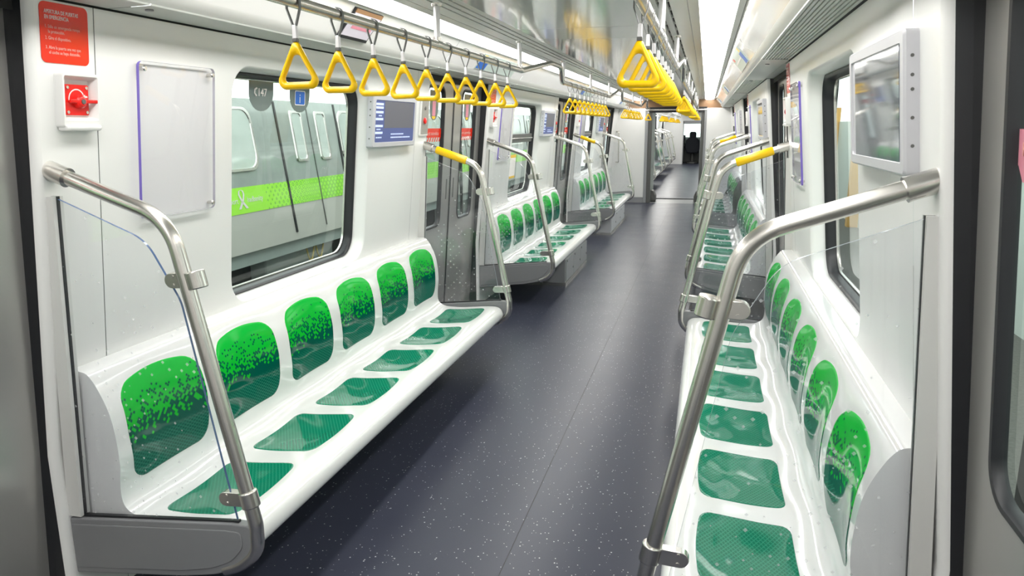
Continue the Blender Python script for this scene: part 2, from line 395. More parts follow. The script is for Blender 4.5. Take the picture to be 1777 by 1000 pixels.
ce = tag(empty('ceiling', (0,0,2.0)), 'satin grey ceiling with slotted air grilles beside the lights', 'ceiling', kind='structure')
def cbuild(m, name, mat, **k):
    o = m.build(name, mat, None, **k); o.data.transform(Matrix.Translation((0,0,-2.0))); o.parent = ce; return o
ys = [Y_BACK]+[3.97-1.432*3+1.432*i for i in range(0, 11)]+[Y_END]
ys = sorted(y for y in set(ys) if Y_BACK <= y <= Y_END)
for a, b in zip(ys[:-1], ys[1:]):
    m = MB(); m.box(-0.335, 0.335, a+0.002, b-0.002, 1.996, 2.012); cbuild(m, 'ceiling_panel', CEIL)
m = MB(); m.box(-1.35, 1.35, Y_BACK, Y_END, 2.05, 2.07); cbuild(m, 'roof_void', DARK)
for s in (-1, 1):
    for d0, d1 in ((0.338, 0.374), (0.386, 0.416), (0.428, 0.458), (0.470, 0.540)):
        m = MB(); m.sweep([(d0, 2.012), (d0, 1.998), (d1, 1.998), (d1, 2.012)], Y_BACK, Y_END, s, True); cbuild(m, 'grille_slat', TRIM)
    m = MB()
    y = Y_BACK+0.1
    while y < Y_END:
        m.box(*sorted((s*0.374, s*0.470)), y, y+0.012, 2.0, 2.012); y += 0.239
    o = cbuild(m, 'grille_web', TRIM); o['kind'] = 'stuff'
    m = MB(); m.sweep([(0.544, 2.006), (0.544, 1.997), (0.588, 1.993), (0.588, 2.02)], Y_BACK, Y_END, s); cbuild(m, 'lamp_trim', TRIM)
    m = MB(); m.sweep([(0.748, 2.02), (0.748, 1.992), (0.776, 1.996), (0.776, 2.02)], Y_BACK, Y_END, s); cbuild(m, 'lamp_trim', TRIM)
    # cove panels, one per bay and one over each door
    cuts = [Y_BACK]+[y for d in DOOR_Y for y in (d-0.93, d+0.93)]+[Y_END]
    prof = [(0.780, 2.0), (0.784, 1.990), (0.800, 1.968), (0.822, 1.945), (0.845, 1.920), (0.864, 1.897), (0.876, 1.880)]
    for a, b in zip(cuts[:-1], cuts[1:]):
        m = MB(); m.sweep(prof, a+0.0015, b-0.0015, s); cbuild(m, 'cove_panel', COVE, smooth=True, ang=60)
    m = MB(); m.sweep([(0.876, 1.880), (0.884, 1.868), (0.897, 1.856), (0.906, 1.848)], Y_BACK, Y_END, s); cbuild(m, 'cove_edge', TRIM, smooth=True, ang=60)
    # underside: ribbed over the seats, smooth hatches over the doors
    bc = [Y_BACK]+[y for d in DOOR_Y for y in (d-0.95, d+0.95)]+[Y_END]
    for i, (a, b) in enumerate(zip(bc[:-1], bc[1:])):
        m = MB()
        if i % 2 == 0 and b-a > 0.5 and s > 0:
            n = 9; pr_ = []
            for k in range(n):
                d0 = 0.906+(1.04-0.906)*k/n; d1 = 0.906+(1.04-0.906)*(k+1)/n
                pr_ += [(d0, 1.848), (d0+0.0008, 1.843), (d1-0.005, 1.843), (d1-0.004, 1.848)]
            pr_ += [(1.04, 1.848), (1.0405, 1.841), (1.051, 1.8405)]
            m.sweep(pr_, a+0.002, b-0.002, s); cbuild(m, 'ribbed_air_grille', BAND)
        else:
            m.sweep([(0.906, 1.848), (0.909, 1.8435), (1.051, 1.8405)], a+0.002, b-0.002, s); cbuild(m, 'soffit_panel', BAND)
    m = MB(); m.sweep([(1.02, 1.852), (1.10, 1.852), (1.10, 1.80)], Y_BACK, Y_END, s); cbuild(m, 'joint_backing', DARK)  # outer edge turned down, added to stop outside light leaking in
for s, d in ((-1, 0.96), (1, 0.96)):      # key lock in the soffit hatch by each door
    for y in (1.97, 6.27, 10.55, 4.62):
        m = MB(); m.tube([(s*d, y, 1.8445), (s*d, y, 1.838)], 0.012, 16); cbuild(m, 'hatch_lock', GREYP)

# ceiling lamps: one diffuser after another, slightly domed, both sides of the car
lamp_ys = [Y_BACK]+[3.30+1.444*k for k in range(-3, 9)]+[Y_END]
for s, side in ((-1, 'left'), (1, 'right')):
    n = 0
    for a, b in zip(lamp_ys[:-1], lamp_ys[1:]):
        if b-a < 0.2: continue
        t = tag(empty('ceiling_light', (s*0.668, (a+b)/2, 2.0)), None, 'light', 'strip lights along the %s edge of the ceiling' % side)
        if b < 2.9:
            nb = nb+1 if n == 0 and 'nb' in dir() and nb < 3 and a > Y_BACK else 1
            t['label'] = 'white %s ceiling strip light above the camera, %s from the near wall' % (side, ['first', 'second', 'third'][nb-1])
        else:
            n += 1
            t['label'] = 'white %s ceiling strip light, %s in view counting away from the camera' % (side, ['first','second','third','fourth','fifth','sixth','seventh','eighth','ninth','tenth','eleventh','twelfth','last'][n-1])
        h = (b-a)/2-0.006
        m = MB(); pts = []
        for k in range(9):
            q = -1+2*k/8; pts.append((q*0.078, -0.012+0.009*q*q))
        # rounded at the ends
        rows = []
        for yy, zz in ((-h, 0.004), (-h+0.004, 0.0), (-h+0.02, 0), (h-0.02, 0), (h-0.004, 0.0), (h, 0.004)):
            rows.append([(x, yy, z+zz) for x, z in pts])
        m.grid(rows); m.build('diffuser', LAMPM, t, smooth=True, ang=60)
        for q in (-1, 1):
            m = MB(); m.box(-0.079, 0.079, *sorted((q*(h+0.001), q*(h+0.005))), -0.002, 0.012); m.build('end_cap', GREYP, t)

# ------------------------------------------------------------------ side walls
def fill_panel(outer, holes, fn, name, mat, parent, extra=None, smooth=False):
    """flat panel with holes: outer and holes are 2D loops, fn maps (y,z,depth) to 3D; extra: rings that continue a hole inwards"""
    bm = bmesh.new(); edges = []
    def loop(pts, dep=0.0):
        vs = [bm.verts.new(fn(p[0], p[1], dep)) for p in pts]
        return vs, [bm.edges.new((vs[i], vs[(i+1) % len(vs)])) for i in range(len(vs))]
    v, e = loop(outer); edges += e; hv = []
    for h in holes:
        v, e = loop(h); edges += e; hv.append(v)
    bmesh.ops.triangle_fill(bm, use_beauty=True, use_dissolve=False, edges=edges)
    for hvs, rings in zip(hv, extra or []):
        prev = hvs
        for pts, dep in rings:
            cur = [bm.verts.new(fn(p[0], p[1], dep)) for p in pts]
            for i in range(len(cur)):
                bm.faces.new((prev[i], prev[(i+1) % len(cur)], cur[(i+1) % len(cur)], cur[i]))
            prev = cur
    bmesh.ops.recalc_face_normals(bm, faces=bm.faces[:])
    me = bpy.data.meshes.new(name); bm.to_mesh(me); bm.free(); me.materials.append(mat)
    if smooth:
        me.polygons.foreach_set('use_smooth', [True]*len(me.polygons)); me.set_sharp_from_angle(angle=math.radians(50))
    o = bpy.data.objects.new(name, me); C.objects.link(o); o.parent = parent; return o

def ringmesh(name, rings, fn, mat, parent, ang=50):
    m = MB(); m.loft([[fn(p[0], p[1], d) for p in pts] for pts, d in rings]); return m.build(name, mat, parent, smooth=True, ang=ang)

WIN_Z = (0.800, 1.735)
wn = 0; dn = 0
for s, side in ((-1, 'left'), (1, 'right')):
    wall = tag(empty('wall_'+side), 'white laminate %s side wall of the carriage with windows and doors' % side, 'wall', kind='structure')
    f0 = lambda y, z, d, s=s: (s*(WX(z)+d), y, z)
    segs = [(Y_BACK, DOOR_Y[0]-HALF, False)]+[(a, b, True) for a, b in BAYS]+[(DOOR_Y[3]+HALF, Y_END, False)]
    for a, b, win in segs:
        R = 0.022
        if not win:
            y0 = a if a == Y_BACK else a+R; y1 = b if b == Y_END else b-R
            m = MB(); m.loft([[f0(y0, z, 0), f0(y1, z, 0)] for z in (0, 0.55, Z_TOP)], closed=False); m.build('wall_panel', WHITE, wall)
        else:
            c = (a+b)/2
            # two narrow end pillars, the window panel between them
            for y0, y1 in ((a+R, a+0.218), (b-0.218, b-R)):
                m = MB(); m.loft([[f0(y0, z, 0), f0(y1, z, 0)] for z in (0, 0.55, Z_TOP)], closed=False); m.build('pillar_panel', WHITE, wall)
            p0, p1 = a+0.221, b-0.221
            m = MB(); m.loft([[f0(p0, z, 0), f0(p1, z, 0)] for z in (0, 0.55)], closed=False); m.build('wall_panel', WHITE, wall)
            m = MB(); m.loft([[f0(y_, z, 0.006) for y_ in (a+0.2, a+0.24)] for z in (0, 0.55, Z_TOP)], closed=False)
            m.loft([[f0(y_, z, 0.006) for y_ in (b-0.24, b-0.2)] for z in (0, 0.55, Z_TOP)], closed=False); m.build('panel_joint', GREYP, wall)
            w0, w1 = c-0.605, c+0.605
            hole = rrect(w0, w1, *WIN_Z, 0.115, 8)
            rings = []
            for sh, dep in ((0.003, 0.002), (0.008, 0.008), (0.012, 0.018), (0.020, 0.074)):
                rings.append((rrect(w0+sh, w1-sh, WIN_Z[0]+sh, WIN_Z[1]-sh, 0.115-sh*0.6, 8), dep))
            fill_panel([(p0, 0.55), (p1, 0.55), (p1, Z_TOP), (p0, Z_TOP)], [hole], f0, 'window_panel', WHITE, wall, [rings], smooth=True)
            # the window itself
            wn += 1
            wd = tag(empty('window_%d' % wn, (s*1.30, c, 1.27)), 'carriage window in black rubber frame, bay %s of the %s wall' % (['one','two','three'][BAYS.index((a,b))], side), 'window', kind='structure')
            def loc(o):
                o.data.transform(Matrix.Translation(-wd.location)); return o
            rr = lambda sh, r: rrect(w0+sh, w1-sh, WIN_Z[0]+sh, WIN_Z[1]-sh, r, 8)
            loc(ringmesh('rubber_frame', [(rr(0.018, 0.105), 0.076), (rr(0.020, 0.104), 0.066), (rr(0.026, 0.102), 0.064), (rr(0.031, 0.100), 0.069), (rr(0.034, 0.098), 0.082), (rr(0.036, 0.097), 0.114)], f0, RUBBER, wd))
            loc(ringmesh('alloy_bead', [(rr(0.036, 0.097), 0.112), (rr(0.038, 0.096), 0.109), (rr(0.042, 0.094), 0.110), (rr(0.043, 0.094), 0.120)], f0, STEEL, wd))
            m = MB(); L_ = rr(0.042, 0.094)
            m.add([f0(p[0], p[1], 0.117) for p in L_], [tuple(range(len(L_)))]); loc(m.build('pane', GLASSWIN, wd))
            if BAYS.index((a,b)) > 0:      # the hopper windows further on have a cross bar
                m = MB(); m.hexa([f0(w0+0.07, 1.345, 0.075), f0(w1-0.07, 1.345, 0.075), f0(w1-0.07, 1.345, 0.125), f0(w0+0.07, 1.345, 0.11),
                                  f0(w0+0.07, 1.43, 0.075), f0(w1-0.07, 1.43, 0.075), f0(w1-0.07, 1.43, 0.125), f0(w0+0.07, 1.43, 0.11)])
                loc(m.build('cross_bar', GREYD, wd, bevel=0.006))
                m = MB(); m.tube([f0(w0+0.09, 1.387, 0.07), f0(w1-0.09, 1.387, 0.07)], 0.007, 8); loc(m.build('cross_bar_grip', STEEL, wd, smooth=True))
        # rounded edges towards the doors
        for ye, sg in ((a, -1), (b, 1)):
            if ye in (Y_BACK, Y_END): continue
            m = MB(); cols = []
            for z in (0, 0.55, Z_TOP):
                row = []
                for k in range(6):
                    t = math.pi/2*k/5; row.append(f0(ye-sg*R+sg*R*math.sin(t), z, R*(1-math.cos(t))))
                cols.append(row)
            m.grid(cols); m.build('rounded_jamb', WHITE, wall, smooth=True, ang=80)

    # ---------------- doors
    for k, yc in enumerate(DOOR_Y):
        dn += 1
        dr = tag(empty('door_%d' % dn, (s*1.2, yc, 0)), 'pair of stainless sliding doors with tall panes, %s of the %s wall' % (['nearest', 'second', 'third', 'last'][k], side), 'door', kind='structure')
        def dl(o, p=None):
            o.data.transform(Matrix.Translation(-dr.location)); o.parent = p or dr; return o
        fl_ = lambda y, z, d, s=s: (s*(LX(z)+d), y, z)
        for sg in (-1, 1):
            ye = yc+sg*HALF
            m = MB()                                     # black rubber lined jamb
            z0, z1 = 0.0, Z_TOP
            P = []
            for z in (z0, 0.55, z1):
                P.append([(s*(WX(z)+0.020), ye, z), (s*(WX(z)+0.020), ye+sg*0.012, z), (s*(LX(z)+0.01), ye+sg*0.012, z), (s*(LX(z)+0.01), ye-sg*0.004, z), (s*(WX(z)+0.05), ye-sg*0.004, z)])
            m.loft(P, cap=True); dl(m.build('rubber_jamb', RUBBER))
            # leaf
            a, b = sorted((yc+sg*0.006, yc+sg*0.74))
            g0, g1 = sorted((yc+sg*0.192, yc+sg*0.545))
            hole = rrect(g0, g1, 0.80, 1.775, 0.075, 7)
            rg = [(rrect(g0+q, g1-q, 0.80+q, 1.775-q, 0.075-q*0.5, 7), d) for q, d in ((0.002, 0.003),)]
            lf = dl(fill_panel([(a, 0.012), (b, 0.012), (b, 1.86), (a, 1.86)], [hole], fl_, 'door_leaf', LEAF, None, [rg]))
            gk = ringmesh('pane_gasket', [(rrect(g0+q, g1-q, 0.80+q, 1.775-q, 0.075-q*0.5, 7), d) for q, d in ((-0.004, 0.0), (-0.003, -0.004), (0.010, -0.004), (0.014, 0.004), (0.016, 0.022))], fl_, RUBBER, None)
            dl(gk, lf)
            m = MB(); L_ = rrect(g0+0.012, g1-0.012, 0.812, 1.763, 0.07, 7); m.add([fl_(p[0], p[1], 0.016) for p in L_], [tuple(range(len(L_)))]); dl(m.build('door_pane', GLASSWIN), lf)
            q0, q1 = sorted((yc+sg*0.062, yc+sg*0.092))   # finger recess
            m = MB(); m.hexa([fl_(q0, 0.98, -0.001), fl_(q1, 0.98, -0.001), fl_(q1, 0.98, 0.01), fl_(q0, 0.98, 0.01), fl_(q0, 1.13, -0.001), fl_(q1, 1.13, -0.001), fl_(q1, 1.13, 0.01), fl_(q0, 1.13, 0.01)]); dl(m.build('finger_recess', GREYD, bevel=0.004), lf)
            # red warning band printed on left panes; right door: pinkish reflection painted as a band
            if s < 0 or k == 0:
                e0, e1 = g0+0.016, g1-0.016
                fz = lambda y, z, d, s=s: (s*(LX(z)+d), y, z)
                m = MB(); m.hexa([fz(e0, 1.43, 0.0145), fz(e1, 1.43, 0.0145), fz(e1, 1.43, 0.0150), fz(e0, 1.43, 0.0150), fz(e0, 1.492, 0.0145), fz(e1, 1.492, 0.0145), fz(e1, 1.492, 0.015), fz(e0, 1.492, 0.015)])
                d_ = dl(m.build('warning_band', RED if s < 0 else PINK), lf)
                m = MB(); nb = 7; st = (e1-e0)/nb
                for i in range(nb):
                    y0 = e0+st*i; m.add([fz(y0, 1.402, 0.0145), fz(y0+st*0.5, 1.402, 0.0145), fz(min(e1, y0+st*0.95), 1.43, 0.0145), fz(y0+st*0.45, 1.43, 0.0145)], [(0,1,2,3)])
                dl(m.build('warning_stripes', RED if s < 0 else PINK), lf)
                yy = e0+0.02 if s < 0 else e1-0.02
                tx = text('warning_lettering', 'Puerta automática', 0.034, PRINTP, (s*(LX(1.455)+0.0135), yy, 1.447), (0, -s, 0), (s*-0.078, 0, 1), sx=1.0)
                dl(tx, lf)
                if s < 0:
                    cc = (g0+g1)/2
                    pts = [(cc-0.085, 1.745)]+[(cc-0.085*math.cos(math.pi*q/10), 1.63-0.085*math.sin(math.pi*q/10)) for q in range(11)]+[(cc+0.085, 1.745)]
                    m = MB(); m.add([fz(p[0], p[1], 0.0148) for p in pts], [tuple(range(len(pts)))]); dl(m.build('smoked_sticker', TABM), lf)
                    m = MB(); m.add([fz(p[0], p[1], 0.0144) for p in rrect(cc-0.032, cc+0.032, 1.575, 1.685, 0.01, 4)], [tuple(range(28-8))]); dl(m.build('pink_pictogram', PINK), lf)
                    m = MB(); m.add([fz(cc+0.036*math.cos(math.pi+math.pi*q/8), 1.573+0.020*math.sin(math.pi+math.pi*q/8), 0.0145) for q in range(9)], [tuple(range(9))]); dl(m.build('amber_mark', YELLOW), lf)
        m = MB(); m.hexa([fl_(yc-0.010, 0.012, -0.004), fl_(yc+0.010, 0.012, -0.004), fl_(yc+0.010, 0.012, 0.02), fl_(yc-0.010, 0.012, 0.02), fl_(yc-0.010, 1.86, -0.004), fl_(yc+0.010, 1.86, -0.004), fl_(yc+0.010, 1.86, 0.02), fl_(yc-0.010, 1.86, 0.02)])
        dl(m.build('meeting_seal', RUBBER))
        m = MB(); m.box(*sorted((s*1.045, s*1.20)), yc-HALF-0.02, yc+HALF+0.02, 1.8385, 1.85); dl(m.build('portal_soffit', BAND))
        m = MB(); m.box(*sorted((s*1.175, s*1.30)), yc-HALF, yc+HALF, 0.0, 0.010); dl(m.build('sill_plate', STEEL))
        m = MB(); m.box(*sorted((s*1.33, s*1.335)), yc-HALF-0.06, yc-HALF, 0, 1.9); m.box(*sorted((s*1.33, s*1.335)), yc+HALF, yc+HALF+0.06, 0, 1.9); dl(m.build('pocket_back', DARK))

# ------------------------------------------------------------------ end walls
ew = tag(empty('wall_far', (0, Y_END, 0)), 'white end wall on both sides of the open gangway', 'wall', kind='structure')
def eb(m, n, mat, **k):
    o = m.build(n, mat, None, **k); o.data.transform(Matrix.Translation((0, -Y_END, 0))); o.parent = ew; return o
m = MB(); m.box(-1.25, -0.535, Y_END, Y_END+0.05, 0.105, 1.838); eb(m, 'end_panel', WHITE, bevel=0.004)
m = MB(); m.box(0.630, 1.25, Y_END, Y_END+0.05, 0.105, 1.838); eb(m, 'end_panel', WHITE, bevel=0.004)
m = MB(); m.box(-1.25, -0.535, Y_END+0.004, Y_END+0.05, 0.0, 0.105); m.box(0.630, 1.25, Y_END+0.004, Y_END+0.05, 0.0, 0.105); eb(m, 'plinth', GREYP)
m = MB(); m.box(-1.25, -0.535, Y_END+0.02, Y_END+0.05, 1.838, 2.02); m.box(0.63, 1.25, Y_END+0.02, Y_END+0.05, 1.838, 2.02); eb(m, 'bulkhead', TAN)  # brown of a reflection below the ceiling put into the bulkhead colour
m = MB(); m.box(-0.535, 0.63, Y_END+0.02, Y_END+0.05, 1.86, 2.02); eb(m, 'bulkhead', TAN)
m = MB(); m.box(-0.535, 0.63, Y_END-0.02, Y_END+0.04, 1.795, 1.822); eb(m, 'header_bar', STEEL, bevel=0.004)
m = MB(); m.box(-0.535, 0.63, Y_END-0.01, Y_END+0.04, 1.755, 1.795); m.box(-0.535, 0.63, Y_END, Y_END+0.04, 1.822, 1.86); eb(m, 'header_seal', RUBBER)
for x0, x1, x2 in ((-0.535, -0.475, -0.40), (0.63, 0.585, 0.53)):
    m = MB(); m.box(*sorted((x0, x1)), Y_END-0.012, Y_END+0.06, 0.0, 1.80); eb(m, 'gangway_post', GREYP, bevel=0.006)
    m = MB(); m.box(*sorted((x1, x2)), Y_END+0.01, Y_END+0.08, 0.0, 1.80); eb(m, 'gangway_post', GREYD, bevel=0.006)
bw = tag(empty('wall_near', (0, Y_BACK, 0)), 'plain white end wall behind the camera', 'wall', kind='structure')
m = MB(); m.box(-1.35, 1.35, -0.05, 0, 0, 2.07); m.build('end_panel', WHITE, bw)

gw = tag(empty('gangway', (0, 15.6, 0)), 'grey gangway tunnel joining the two cars, with padded corner feet', 'gangway', kind='structure')
def gb(m, n, mat, **k):
    o = m.build(n, mat, None, **k); o.data.transform(Matrix.Translation((0, -15.6, 0))); o.parent = gw; return o
m = MB(); m.box(-0.45, 0.58, Y_END+0.0, 16.3, -0.03, -0.002); gb(m, 'gangway_floor', GREYP)
m = MB(); m.box(-0.40, 0.53, 15.98, 16.06, -0.002, 0.014); gb(m, 'threshold_strip', RUBBER)
m = MB()
zig = []
for i in range(13):
    zig.append(15.18+0.075*i)
for s_, x in ((-1, -0.40), (1, 0.53)):
    rows = [[(x+s_*(0.03 if i % 2 else 0.0), y, z) for z in (0, 1.80)] for i, y in enumerate(zig)]
    m.grid(rows)
gb(m, 'bellows', OUTGREY)
m = MB(); m.box(-0.45, 0.58, 15.14, 16.3, 1.86, 1.88); gb(m, 'gangway_roof', GREYD)
for x0, x1, sl in ((-0.46, -0.30, 1), (0.45, 0.60, -1)):
    m = MB(); po = [(x0, 0.012), (x1, 0.012), (x1 if sl > 0 else x0+0.0, 0.12), ((x0+x1)/2+0.03*sl, 0.22), (x0 if sl > 0 else x1, 0.24)]
    if sl < 0: po = [(x1, 0.012), (x0, 0.012), (x0, 0.12), ((x0+x1)/2-0.03, 0.22), (x1, 0.24)]
    m.prism(po, lambda p: (p[0], 15.32, p[1]), lambda p: (p[0], 15.62, p[1])); gb(m, 'corner_foot', GREYD, bevel=0.012)

# ------------------------------------------------------------------ benches
CTRL = [(0.640, 0.262), (0.605, 0.268), (0.586, 0.288), (0.582, 0.312), (0.592, 0.338), (0.616, 0.354), (0.650, 0.358), (0.690, 0.354), (0.760, 0.345), (0.850, 0.337),
        (0.925, 0.336), (0.975, 0.343), (1.010, 0.362), (1.027, 0.392), (1.031, 0.440), (1.027, 0.520), (1.032, 0.610), (1.047, 0.690), (1.072, 0.752), (1.090, 0.780), (1.106, 0.792), (1.130, 0.796), (1.172, 0.797)]
def catmull(P, per=6):
    out = []
    for i in range(len(P)-1):
        p0 = P[max(i-1,0)]; p1 = P[i]; p2 = P[i+1]; p3 = P[min(i+2,len(P)-1)]
        for k in range(per):
            t = k/per
            out.append(tuple(0.5*((2*p1[j])+(-p0[j]+p2[j])*t+(2*p0[j]-5*p1[j]+4*p2[j]-p3[j])*t*t+(-p0[j]+3*p1[j]-3*p2[j]+p3[j])*t**3) for j in (0,1)))
    out.append(P[-1]); return out
SEC = catmull(CTRL, 6)
NSEAT = 6; PITCH = 0.4645
def bump(x, a, b, e): return max(0, min(1, (x-a)/e))*max(0, min(1, (b-x)/e))
def surf(d, z, y):
    """one point of the moulded shell: a shallow scoop at each of the six places"""
    u = y/PITCH; w = math.cos(2*math.pi*(u-0.5*(NSEAT % 2 == 0))) if abs(y) < PITCH*NSEAT/2 else -1
    if z < 0.40 and d < 1.02: z -= 0.006*w*bump(d, 0.64, 1.02, 0.10)
    if z > 0.37 and d > 0.98: d += 0.008*w*bump(z, 0.38, 0.775, 0.12)
    return d, z
XO = 0.85
def SP(d, z, y, off=0.0): return (XO-d+off, y, z)
HB = 1.402
bench0 = empty('bench_seat')
m = MB(); ny = 96
m.grid([[SP(*surf(d, z, -HB+2*HB*j/ny), -HB+2*HB*j/ny) for j in range(ny+1)] for d, z in SEC])
shell = m.build('seat_shell', SHELL, bench0, smooth=True, ang=60)
m = MB()
cap = SEC+[(1.172, 0.262)]
for y in (-HB, HB):
    m.add([SP(*(surf(d, z, y) if i < len(SEC) else (d, z)), y) for i, (d, z) in enumerate(cap)], [tuple(range(len(cap)))])
m.add([SP(0.640, 0.262, -HB), SP(0.640, 0.262, HB), SP(1.172, 0.262, HB), SP(1.172, 0.262, -HB)], [(0,1,2,3)])
m.build('end_cheek', SHELL, bench0)
# table to find the section at a given depth (seat) or height (back)
seat_tab = [(d, z) for d, z in SEC if z < 0.372 and 0.60 < d < 1.012 and z > 0.325]
back_tab = [(d, z) for d, z in SEC if z > 0.36 and d > 1.0 and z < 0.7925]
def lerp_tab(tab, x, key):
    for a, b in zip(tab[:-1], tab[1:]):
        if a[key] <= x <= b[key]:
            t = (x-a[key])/max(1e-9, b[key]-a[key]); return a[1-key]+(b[1-key]-a[1-key])*t
    return tab[0][1-key] if x < tab[0][key] else tab[-1][1-key]
def loop_uv(r, n):      # a rounded square walked at even steps
    P = rrect(-1, 1, -1, 1, r, 10); P = [Vector(p) for p in P]; P.append(P[0]); L_ = [0]
    for a, b in zip(P[:-1], P[1:]): L_.append(L_[-1]+(b-a).length)
    out = []; j = 0
    for k in range(n):
        t = L_[-1]*k/n
        while L_[j+1] < t: j += 1
        f = (t-L_[j])/max(1e-9, L_[j+1]-L_[j]); out.append(P[j].lerp(P[j+1], f))
    return out
def pad(i, back):
    yc = (i-2.5)*PITCH; n, rad = 80, (1.0, 0.985, 0.955, 0.88, 0.76, 0.64, 0.52, 0.40, 0.28, 0.15)
    base = loop_uv(0.30 if back else 0.22, n); rings = []
    for ri, r in enumerate(rad):
        row = []
        for q in base:
            u, v = q.x*r, q.y*r
            if back:
                y = yc+u*(0.190-0.010*max(0, -v)-0.008*max(0, v)); z = 0.588+v*(0.164-0.028*u*u*(v > 0))
                d = lerp_tab(back_tab, z, 1)
            else:
                y = yc+u*(0.184-0.006*max(0, v)); d = 0.812+v*0.130-(0.012*(1-u*u)*(-v) if v < 0 else 0); z = lerp_tab(seat_tab, d, 0)
            d, z = surf(d, z, y)
            lift = -0.0015 if ri == 0 else 0.0016
            row.append(SP(d-(lift if back else 0), z+(0 if back else lift), y))
        rings.append(row)
    m = MB(); m.loft(rings); m.f.append(tuple(range((len(rings)-1)*n, len(rings)*n)))
    return m.build('back_pad' if back else 'seat_pad', BACKPAD if back else SEATPAD, bench0, smooth=True, ang=60)
for i in range(NSEAT):
    pad(i, False); pad(i, True)
# two brackets under the shell
bench_lab = {('L',0): 'white six place bench with green pads, nearest one on the left side', ('L',1): 'white six place bench with green pads, second along the left wall', ('L',2): 'white six place bench with green pads, farthest along the left wall of this car',
             ('R',0): 'white six place bench with green pads, nearest one on the right side', ('R',1): 'white six place bench with green pads, second along the right wall', ('R',2): 'white six place bench with green pads, farthest along the right wall'}
first = True
for side in 'LR':
    for i, (a, b) in enumerate(BENCH_Y):
        o = bench0 if first else copy_tree(bench0); first = False
        s = -1 if side == 'L' else 1
        o.location = (s*XO, (a+b)/2, 0); o.rotation_euler = (0, 0, 0 if side == 'L' else math.pi)
        tag(o, bench_lab[(side, i)], 'bench', 'six place benches along the car walls')

